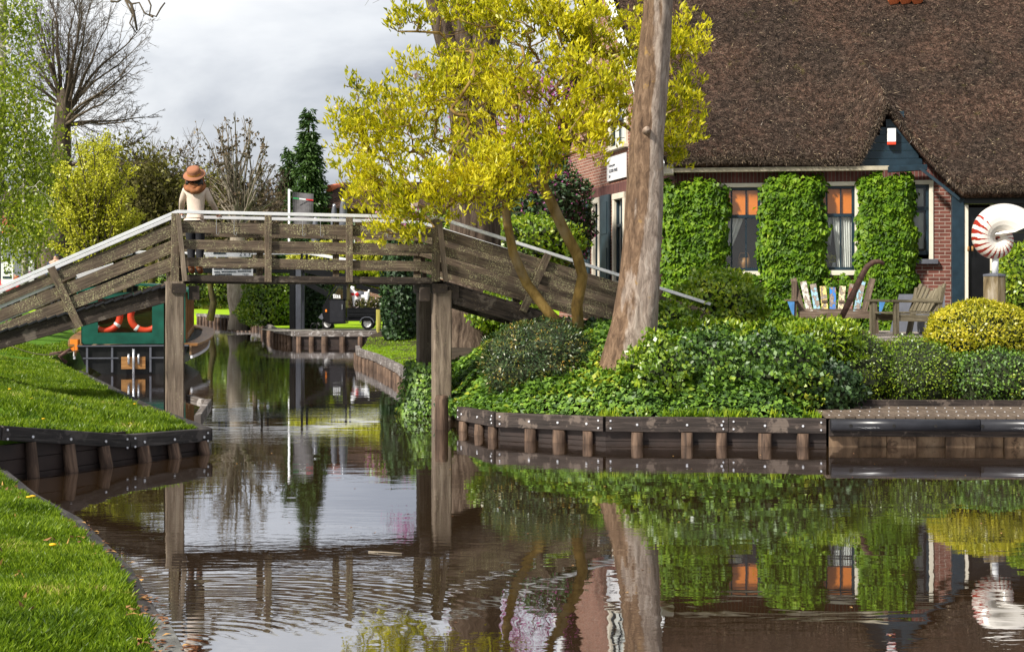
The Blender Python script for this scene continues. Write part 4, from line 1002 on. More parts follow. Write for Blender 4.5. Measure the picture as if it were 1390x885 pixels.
def tree(name, trunk, trad, targets, label, cat='tree', bark=None, leaf=None, lmode='whorl', lpt=6, ln=.1, wd=.04, rt=.006, pw=.47, step=.3, up=1.2, jit=.12, sag=0, twigs=None, group=None, start=1, spread=.18, extra=None, minr=0):
    base = Vector(trunk[0]); root = thing(name, base, label, cat, group)
    # resample trunk
    A, par, tips = grow(trunk, targets, step, up, jit, sag, start=start)
    rad, cnt = radii(A, par, rt, pw); nt_ = len(trunk)
    for i in range(nt_): rad[i] = max(rad[i], trad[i]) if trad else rad[i]
    mb = MB(); tr = MB()
    # trunk separately
    tr.tube(trunk, [rad[i] for i in range(nt_)], 16, wob=.02)
    par2 = list(par)
    for i in range(nt_): par2[i] = -1
    kids_only = MB(); tubes(kids_only, A, par, [r if i >= nt_ else min(r, rad[i]*.9) for i, r in enumerate(rad)], [c if i >= nt_ else 1e9 for i, c in enumerate(cnt)], minr=minr)
    tr.build('trunk', bark, root)
    if twigs: finetwigs(kids_only, A, tips, *twigs)
    kids_only.build('branches', bark, root)
    if leaf is not None:
        # bases: tips plus their last few ancestors
        B = []; Dd = []
        for t in tips:
            i = t; hops = 0
            while i >= nt_ and hops < (3 if lmode == 'whorl' else 5) and cnt[i] <= 3:
                j = par[i]; B.append(A[i]); dv = A[i]-A[j]; Dd.append(dv/max(np.linalg.norm(dv), 1e-6)); i = j; hops += 1
        B = np.array(B); Dd = np.array(Dd); B = np.repeat(B, lpt, 0); Dd = np.repeat(Dd, lpt, 0); n = len(B)
        if lmode == 'whorl':
            # short side shoots, each with a rosette of upright leaves
            g = np.repeat(rng.normal(size=(n//lpt, 3))*spread*.6, lpt, 0)
            P = B+g+rng.normal(size=(n, 3))*spread*.25; D = unit(rnd_dir(n)*.75+np.array([0, 0, .75])+Dd*.35)
        elif lmode == 'hang':
            P = B+rng.normal(size=(n, 3))*spread; D = unit(rnd_dir(n)*.7+np.array([0, 0, -.8]))
        else:
            P = B+rng.normal(size=(n, 3))*spread; D = rnd_dir(n)
        np_mesh('crown', leaf_quads(P, D, rnd_dir(n), ln*rng.uniform(.6, 1.3, n), wd*rng.uniform(.7, 1.3, n), .3), 4, leaf, root)
        if extra:
            m2, n2, l2, w2 = extra; idx = rng.integers(0, len(B), n2); cc = B[idx]; q = np.repeat(cc, 5, 0)+rng.normal(size=(n2*5, 3))*.015
            np_mesh('flowers', leaf_quads(q, unit(rnd_dir(n2*5)*.6+np.array([0, 0, .8])), rnd_dir(n2*5), l2, w2, .3), 4, m2, root)
    return root
def path(pts, D): return [W(p[0], p[1], (p[2] if len(p) > 2 else D)) for p in pts]

# two magnolia stems sharing one crown
magE = [(540, 175, 88, 75, 25.2), (500, 240, 48, 50, 25), (560, 262, 88, 42, 24.4), (655, 240, 100, 62, 24.2), (695, 120, 105, 95, 25), (790, 55, 85, 62, 25.5), (808, 125, 72, 62, 24.6), (895, 60, 75, 62, 25.6), (915, 150, 52, 70, 25.6),
        (600, 110, 80, 60, 25.8), (650, 20, 85, 35, 25.2), (700, 215, 60, 55, 24.3), (560, 25, 45, 22, 25), (480, 165, 40, 60, 25.3), (545, 310, 60, 22, 24.2), (910, 200, 24, 36, 25.6), (740, 20, 90, 40, 25)]
T = ell_targets(magE+[(800, 178, 55, 42, 24.3), (745, 190, 50, 45, 24.3)], 2420, .6, 1.1)
Xa = T[:, 0]/T[:, 1]*FPX+CX; Ya = HY-(T[:, 2]-CAMZ)/T[:, 1]*FPX
leftm = (Xa+rng.normal(size=len(T))*35) < 640
tree('magnolia', path([(766, 446), (745, 425), (715, 385), (697, 345), (688, 300), (686, 270), (695, 252)], 25.1), [.085, .08, .075, .072, .068, .065, .06], T[leftm],
     'left curving stem of the yellow-leaved magnolia, spreading over the bridge', 'tree', M['bark_mag'], M['magnolia'], 'whorl', 8, .105, .034, .0058, .44, .28, .7, .16, start=5, spread=.13, extra=(M['petal'], 14, .09, .05), group='magnolia stems')
tree('magnolia', path([(785, 446), (783, 415), (791, 375), (783, 345), (765, 312), (748, 275), (735, 248), (742, 225)], 25.1), [.095, .088, .08, .08, .078, .078, .08, .08], T[~leftm],
     'right mossy stem of the yellow-leaved magnolia, reaching behind the pale trunk', 'tree', M['bark_mag'], M['magnolia'], 'whorl', 8, .105, .034, .0058, .44, .28, .7, .16, start=6, spread=.13, extra=(M['petal'], 20, .09, .05), group='magnolia stems')

# pale foreground trunk
def trunkmesh(mb, path_, rad, n=40, lob=.06, seed=0, flare=0):
    pts = [Vector(p) for p in path_]; m_ = len(pts); b = len(mb.v); off = seed*3.1
    for i, p in enumerate(pts):
        for k in range(n):
            a = 2*math.pi*k/n; z = p.z
            r = rad[i]*(1+lob*math.sin(3*a+z*.5+off)+lob*.6*math.sin(7*a-z*.9+off)+lob*.45*math.sin(z*3.3+2*a+off)+lob*.3*math.sin(13*a+z*2.1))
            mb.v.append((p.x+math.cos(a)*r, p.y+math.sin(a)*r, p.z))
    for i in range(m_-1):
        for k in range(n):
            k2 = (k+1) % n; mb.f.append((b+i*n+k, b+i*n+k2, b+(i+1)*n+k2, b+(i+1)*n+k)); mb.sm.append(True); mb.uv += [(0, 0)]*4
def dense(pts, rads, k):
    P = []; R_ = []
    n = len(pts)
    for i in range(n-1):
        for j in range(k): u = j/k; P.append(Vector(pts[i]).lerp(Vector(pts[i+1]), u)); R_.append(rads[i]+(rads[i+1]-rads[i])*u)
    P.append(Vector(pts[-1])); R_.append(rads[-1]); return P, R_
def palebark():
    m, nt, o = newmat('pale_two_tone_bark'); v = coords(nt, 'Object', (1, 1, .3)); g = noise_n(nt, v, 13, 9, .72, .6); s = noise_n(nt, coords(nt, 'Object', (1, 1, .35), (2, 0, 0)), 2.6, 6, .6)
    c = ramp(nt, g, [(.30, (.11, .08, .062)), (.5, (.30, .235, .19)), (.7, (.5, .42, .355))])
    d = ramp(nt, g, [(.32, (.05, .03, .02)), (.52, (.16, .10, .062)), (.7, (.3, .2, .13))])
    # brown old bark clings to the left-hand side
    t = nt.nodes.new('ShaderNodeTexCoord'); sp = nt.nodes.new('ShaderNodeSeparateXYZ'); nt.links.new(t.outputs['Normal'], sp.inputs[0])
    a = nt.nodes.new('ShaderNodeMath'); a.operation = 'MULTIPLY_ADD'; nt.links.new(sp.outputs[0], a.inputs[0]); a.inputs[1].default_value = -.42; nt.links.new(s, a.inputs[2])
    k = ramp(nt, a.outputs[0], [(.52, (0, 0, 0)), (.60, (1, 1, 1))]); c = mixc(nt, k, c, d)
    ms = noise_n(nt, coords(nt, 'Object'), 5, 4); c = mixc(nt, ramp(nt, ms, [(.66, (0, 0, 0)), (.72, (.7, .7, .7))]), c, (.33, .2, .06))
    principled(nt, o, c, .9, 0, .2, g, 1, .035); return m
pts = path([(845, 520), (852, 490), (861, 440), (868, 383), (874, 311), (877, 250), (879, 190), (886, 110), (893, 20), (897, -60), (900, -170), (903, -300)], 23.4)
rads = [.47, .385, .325, .30, .27, .258, .25, .232, .216, .21, .2, .18]
P_, R_ = dense(pts, rads, 10); mb = MB(); trunkmesh(mb, P_, R_, 48, .045, 1)
rt_ = thing('tall_tree', pts[0], 'tall leaning pale grey tree trunk with brown bark down its left side', 'tree')
mb.build('trunk', palebark(), rt_)
kb = MB()
for (px, py, r_) in ((874, 182, .05),):
    q = W(px, py, 23.4); kb.tube([q+Vector((0, 0, 0)), q+Vector((.02, -.33, .03)), q+Vector((.03, -.36, .04))], [r_*1.4, r_, r_*.5], 10)
kb.build('branch_stub', M['bark'], rt_)

# big old tree behind the bridge
D = 31.0; bt = path([(640, 470), (641, 430), (642, 380), (643, 330), (644, 260), (643, 190), (640, 140), (638, 100)], D)
br = [.78, .66, .56, .50, .46, .44, .45, .47]; P_, R_ = dense(bt, br, 8); mb = MB(); trunkmesh(mb, P_, R_, 40, .06, 2)
for ptsx, rr in ((([(632, 120), (612, 70), (598, 30), (588, -10), (575, -90)]), [.3, .26, .2, .19, .15]), (([(645, 115), (655, 70), (662, 30), (664, -10), (668, -90)]), [.34, .30, .29, .27, .2]), (([(636, 110), (632, 60), (625, 10), (622, -60)]), [.3, .24, .2, .15])):
    P_, R_ = dense(path(ptsx, D), rr, 6); trunkmesh(mb, P_, R_, 24, .05, 3)
bt_ = thing('old_tree', bt[0], 'massive furrowed old tree trunk rising behind the bridge and splitting in three', 'tree')
mb.build('trunk', M['bark_oak'], bt_)
T = ell_targets([(600, -60, 190, 60, 31), (690, -50, 160, 60, 31), (560, -20, 60, 20, 31)], 260, .6, .8)
A, par, tips = grow([tuple(W(638, 40, D)), tuple(W(636, 0, D)), tuple(W(634, -50, D))], T, .4, .8, .15); rad, cnt = radii(A, par, .008, .5); tb = MB(); tubes(tb, A, par, rad, cnt); finetwigs(tb, A, tips, 5, .35, .005); tb.build('branches', M['bark_moss'], bt_)

# birch hanging in from the left, its pale stem at the picture edge
T = ell_targets([(20, 120, 50, 130, 43), (45, 230, 45, 90, 43), (10, 20, 40, 60, 43), (30, 310, 50, 45, 43), (0, 220, 60, 120, 43), (62, 275, 25, 40, 42)], 700, .6, .9)
tree('birch', path([(-14, 400), (-10, 330), (-4, 240), (0, 140), (2, 20), (3, -80)], 43.5), [.26, .22, .2, .16, .12, .06], T, 'weeping birch with fresh light green leaves at the left picture edge', 'tree', M['bark_birch'], M['birch'], 'hang', 6, .105, .07, .006, .42, .45, .0, .1, spread=.26)
T = ell_targets([(30, 330, 50, 40, 47), (62, 240, 30, 100, 47)], 200, .6, .9)
tree('birch', path([(33, 410), (34, 350), (33, 290), (34, 200), (36, 120)], 47.5), [.12, .10, .09, .07, .05], T, 'slim young birch with a thin white stem behind the left ramp', 'tree', M['bark_birch'], M['birch'], 'hang', 6, .105, .07, .006, .42, .45, .0, .1, spread=.26)

def fan_tree(name, base, ends, r0, rt, bark, leaf, label, sub=5, lpt=6, ln=.1, wd=.07, spread=.1, curve=.18, start=.3, sublen=.35, seed_leaf=None, fine=0, wob=0.0, tl=1.15):
    """stems that fan out of one foot, each with short side shoots"""
    root = thing(name, base, label, 'tree'); b = MB(); lp = []; base = Vector(base)
    for e in ends:
        e = Vector(e); d = e-base; L_ = d.length; side = Vector(rng.normal(size=3))*L_*.04; k = 9; pts = []
        for i in range(k+1):
            u = i/k; h_ = Vector((d.x*(u**(1+curve*2)), d.y*(u**(1+curve*2)), d.z*(u**(1-curve*.4)))); pts.append(base+h_+side*math.sin(u*3.1)+wob*L_*Vector((math.sin(u*7+e.x*3), math.cos(u*6+e.z), math.sin(u*9+e.x))) * u+Vector(rng.normal(size=3))*L_*.006)
        b.tube(pts, [r0*(1-.97*i/k)**(1.1 if fine else .8)*(L_**.3)*.6+rt for i in range(k+1)], 5, cap=False)
        for j in range(sub):
            u = start+(1-start)*(j+random.random())/sub; q = pts[int(u*k)].lerp(pts[min(k, int(u*k)+1)], u*k-int(u*k)); dd = (pts[min(k, int(u*k)+1)]-pts[int(u*k)-1]).normalized()
            sd = (dd+Vector(rng.normal(size=3))*.55).normalized(); l = sublen*L_*random.uniform(.4, 1)*(tl-u); m_ = q+sd*l*.5+Vector((0, 0, .04*l)); tpt = q+sd*l+Vector((0, 0, .18*l)); b.tube([q, m_, tpt], [rt*1.6, rt*1.2, rt*.7], 3, cap=False)
            for w_ in (0, .3, .55, .8, 1): lp.append(q.lerp(tpt, w_))
            for f_ in range(fine):
                a_ = q.lerp(tpt, random.uniform(.2, 1)); sd2 = (sd+Vector(rng.normal(size=3))*.6).normalized(); l2 = l*random.uniform(.25, .5); m2 = a_+sd2*l2*.5; t2 = a_+sd2*l2+Vector((0, 0, .1*l2)); b.tube([a_, m2, t2], [rt*.9, rt*.7, rt*.5], 3, cap=False)
                for g_ in range(2): sd3 = (sd2+Vector(rng.normal(size=3))*.6).normalized(); b.tube([m2, m2+sd3*l2*.35, m2+sd3*l2*.6+Vector((0, 0, .06*l2))], [rt*.7, rt*.55, rt*.4], 3, cap=False)
        for i in range(int(start*k), k+1): lp.append(pts[i]); lp.append(pts[i].lerp(pts[max(0, i-1)], .5))
    b.build('branches', bark, root)
    if leaf is None: return root
    B = np.repeat(np.array([tuple(p) for p in lp]), lpt, 0); n = len(B)
    if seed_leaf is not None: keep = np.repeat(rng.uniform(size=len(lp)) < seed_leaf, lpt); B = B[keep]; n = len(B)
    np_mesh('crown', leaf_quads(B+rng.normal(size=(n, 3))*spread, rnd_dir(n), rnd_dir(n), ln*rng.uniform(.6, 1.3, n), wd*rng.uniform(.6, 1.3, n), .3), 4, leaf, root)
    return root
def env(cx, y0, y1, hw, D, n, base_y, top=1.0):
    o_ = []
    for i in range(n):
        a = random.uniform(-1, 1); y = y1+(y0-y1)*(1-abs(a)**2.2*random.uniform(.4, 1.0))*random.uniform(.55, 1); o_.append(W(cx+a*hw, y, D)+Vector((0, random.uniform(-1, 1)*hw/FPX*D*.8, 0)))
    return o_
fan_tree('spring_tree', W(131, 385, 41), env(131, 168, 335, 62, 41, 64, 385), .035, .006, M['bark_bare'], M['spring'], 'small tree covered in pale yellow-green spring leaves behind the left ramp', 7, 6, .075, .05, .045, .2, .25, .3)
sd = fan_tree('bare_tree', W(322, 315, 80), env(322, 142, 300, 60, 80, 34, 320), .055, .012, M['bark_pale'], M['brownbud'], 'bare multi-stemmed tree with dark seed clumps and a knobbly pale trunk below', 8, 5, .2, .13, .06, .15, .25, .42, seed_leaf=.10)
b = MB(); b.tube(path([(324, 448), (325, 425), (321, 400), (322, 370), (322, 340), (322, 305)], 80), [.55, .46, .5, .5, .42, .3], 14, wob=.12); b.build('trunk', M['bark_pale'], sd)
# large bare tree: fans out of one trunk
ends = [W(84+math.cos(a)*r_*(125 if math.cos(a) > 0 else 95), 120-math.sin(a)*r_*165, 60)+Vector((0, random.uniform(-2.2, 2.2), 0)) for a, r_ in [(R(d)+random.uniform(-.06, .06), random.uniform(.75, 1.0)) for d in (-22, -12, -2, 8, 18, 28, 38, 48, 58, 68, 78, 88, 98, 108, 120, 132, 145, 158, 170, 182)]]
bt2 = fan_tree('bare_tree', W(84, 175, 60), ends[:12], .085, .0085, M['bark_bare'], None, 'large bare tree with a fan of fine branches against the clouds', 17, sublen=.42, start=.16, curve=.16, fine=6, wob=.022, tl=1.45)
tmpb = []
for part_ends, yb in ((ends[12:], 150),): 
    f2 = fan_tree('bare_tree', W(84, yb, 60), part_ends, .085, .0085, M['bark_bare'], None, 'x', 16, sublen=.42, start=.16, curve=.16, fine=6, wob=.022, tl=1.45); ch = f2.children[0]; d_ = f2.location-bt2.location; ch.parent = bt2; ch.location = d_; bpy.data.objects.remove(f2)
ex = [W(200, 190, 60), W(185, 225, 60), W(170, 250, 60), W(20, 200, 60)]
f2 = fan_tree('bare_tree', W(80, 235, 60), ex, .08, .0085, M['bark_bare'], None, 'x', 16, sublen=.42, start=.2, curve=.25, fine=6, wob=.022, tl=1.45); ch = f2.children[0]; d_ = f2.location-bt2.location; ch.parent = bt2; ch.location = d_; bpy.data.objects.remove(f2)
b = MB(); b.tube(path([(70, 420), (73, 350), (79, 280), (83, 230), (84, 180), (85, 145), (84, 120)], 60), [.62, .52, .42, .38, .33, .26, .12], 14, wob=.04); b.build('trunk', M['bark_bare'], bt2)
# conifer
def conifer(cx, ytop, ybot, hw, D, label, n=22000):
    top = W(cx, ytop, D); H = (ybot-ytop)/FPX*D; Rr = hw/FPX*D; root = thing('conifer', (top.x, D, .5), label, 'tree')
    b = MB(); b.tube([(top.x, D, .5), (top.x, D, top.z-.1)], [.3, .03], 8); b.build('trunk', M['bark_moss'], root)
    P = []; Dv = []
    nb_ = 420
    for k in range(nb_):
        f = random.random()**.75; a = random.uniform(0, 2*math.pi); L_ = Rr*f*random.uniform(.65, 1.12)+.2; z = top.z-H*f
        m_ = max(8, int(n/nb_*L_/Rr*1.6)); s = rng.uniform(.15, 1, m_); dirv = np.array([math.cos(a), math.sin(a), 0.0])
        p = np.array([top.x, D, z])+dirv*(s*L_)[:, None]; p[:, 2] += -.35*s**2*L_*.6+.2*s*L_*.5; p += rng.normal(size=(m_, 3))*[.16, .16, .12]*(.4+f)
        P.append(p); Dv.append(np.repeat((dirv+[0, 0, -.45])[None], m_, 0))
    P = np.concatenate(P); Dv = unit(np.concatenate(Dv)+rnd_dir(len(P))*.7)
    np_mesh('crown', leaf_quads(P, Dv, unit(rnd_dir(len(P))+np.array([0, 0, .8])), .30, .10, .15), 4, M['conifer'], root)
conifer(419, 148, 380, 37, 88, 'tall dark green conifer behind the grey banner')
conifer(392, 200, 380, 26, 92, 'smaller conifer just left of the tall one', 11000)

# brown and olive trees beyond, each its own
spots = [(205, 275, 58, 68, 70, 'olive', 'olive budding tree just left of the woman in the hat'), (245, 240, 60, 62, 95, 'brownbud', 'brown bare thicket tree behind the woman'), (170, 270, 50, 80, 75, 'olive', 'olive budding tree behind the yellow spring tree'),
         (372, 285, 30, 45, 90, 'brownbud', 'brown bare shrub tree left of the conifers'), (285, 280, 55, 50, 88, 'olive', 'low olive tree right of the woman'), (120, 330, 70, 60, 66, 'olive', 'mossy dark tree behind the top of the left ramp'), (230, 310, 60, 50, 72, 'brownbud', 'low brown thicket behind the woman on the bridge'), (60, 300, 60, 80, 64, 'olive', 'green-brown tree behind the birch'), (345, 300, 45, 45, 84, 'brownbud', 'tangled brown shrub under the bare seed tree'), (20, 330, 50, 70, 70, 'olive', 'brownish tree behind the left picture edge')]
for i, (px, py, rx, ry, D, lm, lab) in enumerate(spots):
    T = ell_targets([(px, py, rx, ry, D), (px+rx*.4, py+ry*.3, rx*.7, ry*.7, D)], 170 if lm == 'brownbud' else 240, .5, .9); b = W(px, py, D)
    tree('background_tree', [(b.x, D, .45), (b.x+.2, D, 1.4), (b.x, D, 2.4), (b.x+.1, D, max(3.2, b.z))], [.22, .18, .15, .1], T, lab, 'tree', M['bark_moss'] if lm == 'olive' else M['bark_bare'], M[lm], 'rand', 7 if lm == 'olive' else 2, .24, .15, .013, .42, .8, .8, .12, twigs=(4, .9, .012), spread=.35, start=1, group='trees beyond the canal')
# far wood, one mass
nf_ = 30000; X = rng.uniform(-150, 150, nf_); Yd = rng.uniform(135, 165, nf_); Z = rng.uniform(0, 1, nf_)**.8*(7.5+2.5*np.sin(X*.13)+1.5*np.sin(X*.41)+rng.normal(size=nf_)*.8)
P = np.stack([X, Yd, Z], 1); tag(np_mesh('distant_wood', leaf_quads(P, rnd_dir(nf_), rnd_dir(nf_), 1.3, 1.0, .2), 4, M['olive'], origin=(0, 150, 0)), 'brown-green belt of woodland far beyond the canal', 'wood', kind='stuff')
# twig hanging into the sky at top left
q = path([(130, -60), (160, -12), (178, 6), (182, 20), (186, 42)], 12); A_ = MB(); A_.tube(q, [.02, .014, .012, .011, .008], 6)
for ps, r_ in (([(160, -12), (190, -2), (208, -20)], .011), ([(170, 0), (177, 14), (183, 24)], .009), ([(196, -12), (205, 8), (203, 20), (212, 23), (218, 12), (224, 4)], .008), ([(178, 6), (189, 4), (196, 18), (204, 22)], .008), ([(150, 2), (160, 3), (175, -8)], .009), ([(183, 14), (176, 32), (185, 45)], .007), ([(205, 22), (208, 24)], .010)): A_.tube(path(ps, 12), [r_]+[r_*.8]*(len(ps)-2)+[r_*.7], 6)
c = A_.build('hanging_twig', M['bark_bare'], origin=q[0]); tag(c, 'bare knobbly twig hanging into the sky at the top left', 'twig')

# ------------------------------------------------------------ shrubs and ground cover
g1 = (7, 24)
bush('rounded_bush', W(735, 492, 23.9), (.92, .75, .62), 15000, .055, .018, M['mound'], 'dark rounded conifer mound with rusty tips below the magnolia', 'shrub', zmin=.42, lump=.12, upb=-.1, core=.9)
bush('leafy_bush', W(975, 418, 27.6), (.80, .7, .62), 6000, .085, .05, M['shrub'], 'loose bright green bush right of the pale trunk, under the left climber', 'shrub', zmin=1.1, lump=.2)
bush('leafy_bush', W(905, 445, 26.2), (.55, .6, .40), 2600, .085, .05, M['hedge'], 'low green bush at the end of the right bridge ramp', 'shrub', zmin=.9, lump=.2)
bush('rounded_bush', W(1330, 455, 24.6), (.80, .62, .53), 12000, .06, .026, M['ball'], 'clipped yellow-green bush below the shell sculpture', 'shrub', zmin=.9, lump=.08, core=.9)
bush('leafy_bush', W(1392, 385, 29.0), (.55, .5, .7), 3800, .08, .05, M['shrub'], 'bright green bush behind the wooden post at the right edge', 'shrub', zmin=1.1, lump=.1)
bush('box_hedge', W(1160, 505, 24.0), (.62, .62, .6), 7000, .04, .022, M['hedge'], 'clipped dark green box hedge piece left of centre behind the jetty', 'hedge', zmin=.4, lump=.08, core=.9)
bush('box_hedge', W(1240, 512, 24.1), (.75, .66, .60), 9000, .04, .022, M['hedge'], 'clipped dark green box hedge behind the middle of the jetty', 'hedge', zmin=.4, lump=.08, core=.9)
bush('box_hedge', W(1350, 520, 24.0), (.85, .6, .52), 9000, .045, .03, M['ivy'], 'ivy-covered hedge under the clipped yellow-green bush', 'hedge', zmin=.4, lump=.08, core=.9)
bush('box_hedge', W(1470, 510, 24.0), (.85, .6, .58), 4000, .05, .03, M['hedge'], 'end of the box hedge beyond the right picture edge', 'hedge', zmin=.4, lump=.08, core=.9)
# behind the ramp
bush('rhododendron', W(735, 300, 37), (1.15, .9, 1.5), 7000, .13, .06, M['ivy_dark'], 'tall dark rhododendron with purple-pink flowers behind the magnolia stems', 'shrub', zmin=.5, lump=.15, extra=(M['pink'], 1500, .07, .05))
bush('leafy_bush', W(725, 330, 34), (1.0, .7, .55), 3500, .1, .055, M['shrub'], 'bright green bush showing above the right ramp handrail', 'shrub', zmin=.5, lump=.2)
T = ell_targets([(700, 190, 70, 90, 38), (640, 200, 50, 60, 40), (560, 300, 45, 25, 40), (740, 120, 60, 60, 38)], 280, .5, .9)
tree('flowering_tree', path([(700, 420), (702, 350), (700, 300), (698, 250)], 38.5), [.14, .12, .1, .08], T, 'thin tree in purple-pink blossom half hidden by the magnolia', 'tree', M['bark_bare'], M['pink'], 'rand', 5, .07, .05, .008, .42, .4, 1.0, .12, spread=.12, start=1)
bush('leafy_bush', W(690, 425, 30), (.7, .6, .4), 2500, .09, .06, M['shrub'], 'green leaves lit through the gap under the right ramp', 'shrub', zmin=.7, lump=.2)

# ivy bank: cover heights above the garden ground
def ivybank(name, poly, n, ln, wd, mat, lift, label, nz=1.0, cat='ground cover', kind='stuff', lumpk=.12, mode='drape', hmax=None):
    xs = [p[0] for p in poly]; ys = [p[1] for p in poly]; P = []; N_ = []
    X = rng.uniform(min(xs), max(xs), n*4); Y = rng.uniform(min(ys), max(ys), n*4)
    ins = vinside(poly)(X, Y); X = X[ins][:n]; Y = Y[ins][:n]
    def hh(x, y):
        d, z = vdist(x, y, RB1+RJ); d2, _ = vdist(x, y, RB2+[(-.76, 24, .34)]); d = np.minimum(d, d2)
        return hR(x, y)+lift*vss(d/.7)+lumpk*lumps(np.stack([x, y, 0*x], 1), 1.5, 4)*vss(d/.5)
    Z = hh(X, Y); e = .08; Nx = (hh(X+e, Y)-hh(X-e, Y))/(2*e); Ny = (hh(X, Y+e)-hh(X, Y-e))/(2*e)
    Nn = unit(np.stack([-Nx, -Ny, np.ones_like(Nx)], 1)); P = np.stack([X, Y, Z-rng.uniform(0, .12, len(X))], 1)
    Q = drape(P, Nn, ln, wd, tilt=.8) if mode == 'drape' else outleaf(P, Nn, ln, wd, upb=.6)
    o = np_mesh(name, Q, 4, mat, origin=(sum(xs)/len(xs), sum(ys)/len(ys), .3)); tag(o, label, cat, kind=kind)
    return hh
edge1 = [(-1.1, 25.2), (-.74, 23.98), (-.18, 22.6), (1.25, 21.78), (2.88, 21.66), (4.1, 21.5)]
hh = ivybank('ivy', edge1+[(4.3, 23.2), (4.3, 24.6), (1.5, 25.2), (.6, 27), (0, 31), (-1.2, 31), (-1.9, 30.5), (-1.3, 27.8)], 40000, .085, .075, M['ivy'], .30, 'mixed light and dark ivy spreading over the garden bank down to the timber edge')
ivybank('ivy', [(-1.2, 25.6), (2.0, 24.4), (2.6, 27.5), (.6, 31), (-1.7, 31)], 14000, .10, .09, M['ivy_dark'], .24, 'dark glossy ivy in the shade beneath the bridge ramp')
# bright leafy plants on top of the bank right of the trunk
def tuft(px, py, D, rx, ry, rz, n, mat, lab, ln=.085, wd=.04, nm='hedge_plant', zmin=.4): bush(nm, W(px, py, D), (rx, ry, rz), n, ln, wd, mat, lab, 'shrub', zmin=zmin, lump=.30, upb=.5, core=.8)
tuft(898, 524, 22.7, .52, .5, .68, 4800, M['hedge'], 'green mixed shrub hugging the foot of the pale trunk', .075, .055)
tuft(960, 505, 22.9, .75, .6, .55, 6500, M['ivy'], 'glossy ivy hump right of the pale trunk', .065, .055)
tuft(1045, 510, 22.8, .75, .6, .58, 6500, M['ivy'], 'ivy hump with lime shoots in the middle of the bank', .07, .06)
tuft(960, 470, 24.0, .9, .6, .35, 4200, M['shrub'], 'lime-green leafy plant on top of the bank behind the ivy hump')
tuft(1105, 468, 23.9, .75, .6, .36, 4200, M['shrub'], 'bushy lime-green plant in front of the painted bench', .1, .035)
tuft(1050, 480, 23.6, .6, .5, .38, 3000, M['shrub'], 'lime-green sprouting plant left of the painted bench plant', .09, .035)
tuft(1120, 530, 22.9, .5, .45, .4, 2600, M['ivy_dark'], 'dark ivy clump where the jetty begins', .07, .06)
# weeds along the beam
n = 700; cl_ = rng.uniform(1.2, 4.1, 26); xs = cl_[rng.integers(0, 26, n)]+rng.normal(size=n)*.05; ys = 21.8-(xs-1.2)*.07+rng.uniform(0, .25, n); P = np.stack([xs, ys, np.full(n, .32)], 1)
tag(np_mesh('weeds', leaf_quads(P, unit(rnd_dir(n)*.5+np.array([0, -.2, 1])), rnd_dir(n), rng.uniform(.06, .2, n), .03), 4, M['shrub'], origin=(2.7, 21.8, .3)), 'strip of pale green weeds growing along the top of the timber edge', 'weeds', kind='stuff')
# ivy round the right pile
n = 2600; a = rng.uniform(0, 2*math.pi, n); z = rng.uniform(0, 1, n)**1.5*1.05; z = z*.8; P = np.stack([-1.42+np.cos(a)*(.26+.2*(1-z))+rng.normal(size=n)*.05, 27.5+np.sin(a)*.9, .05+z], 1)
tag(np_mesh('ivy', drape(P, unit(np.stack([np.cos(a), np.sin(a), a*0+.3], 1)), .075, .065), 4, M['ivy'], origin=(-1.28, 26.6, 0)), 'ivy with yellow leaves trailing to the water between the right bridge piles', 'ivy', kind='stuff')

# far hedges and ivy pillar
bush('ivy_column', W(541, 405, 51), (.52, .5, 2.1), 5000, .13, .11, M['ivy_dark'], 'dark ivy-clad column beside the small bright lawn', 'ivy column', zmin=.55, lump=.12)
bush('ivy_column', W(566, 400, 52), (.45, .5, 1.9), 3000, .13, .11, M['ivy'], 'paler ivy growth just left of the right bridge piles', 'ivy column', zmin=.55, lump=.12)
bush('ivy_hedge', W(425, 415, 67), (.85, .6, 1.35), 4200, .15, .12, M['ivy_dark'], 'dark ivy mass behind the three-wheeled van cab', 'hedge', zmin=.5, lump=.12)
bush('far_hedge', W(370, 412, 74), (1.35, 1.4, 1.5), 6000, .16, .10, M['hedge'], 'light green hedge between the pale trunk and the black posts', 'hedge', zmin=.5, lump=.12)
bush('far_hedge', W(345, 425, 80), (.9, 1.0, 1.0), 3000, .16, .10, M['shrub'], 'small bright shrub at the foot of the knobbly trunk', 'hedge', zmin=.5, lump=.15)
for px, rx in ((262, 1.9), (300, 1.5), (220, 2.2), (340, 1.6)): bush('far_hedge', W(px, 388, 97), (rx, 1.3, 1.2), 3200, .2, .12, M['hedge'], {262: 'clipped shrub behind the tour boat roof', 300: 'clipped shrub left of the knobbly trunk', 220: 'far shrub hidden by the left bridge piles', 340: 'far shrub right of the knobbly trunk'}[px], 'hedge', zmin=.45, lump=.1)
for px, py, D, rx, rz, mt, lab in ((450, 352, 72, 2.0, .75, 'spring', 'yellow-green clipped hedge seen through the railing left of the middle post'), (540, 350, 70, 2.2, .85, 'spring', 'yellow-green hedge seen through the right half of the railing'), (590, 330, 60, 1.5, 1.2, 'hedge', 'green bush behind the right railing post'), (495, 375, 74, 2.0, .6, 'olive', 'brown and green undergrowth behind the van')):
    bush('garden_hedge', W(px, py, D), (rx, .8, rz), 4500, .14, .09, M[mt], lab, 'hedge', lump=.1)
bush('flowering_shrub', W(545, 308, 62), (1.3, .8, .7), 3000, .12, .08, M['hedge'], 'pink flowering shrub above the right half of the railing', 'shrub', extra=(M['pink'], 1600, .11, .08))

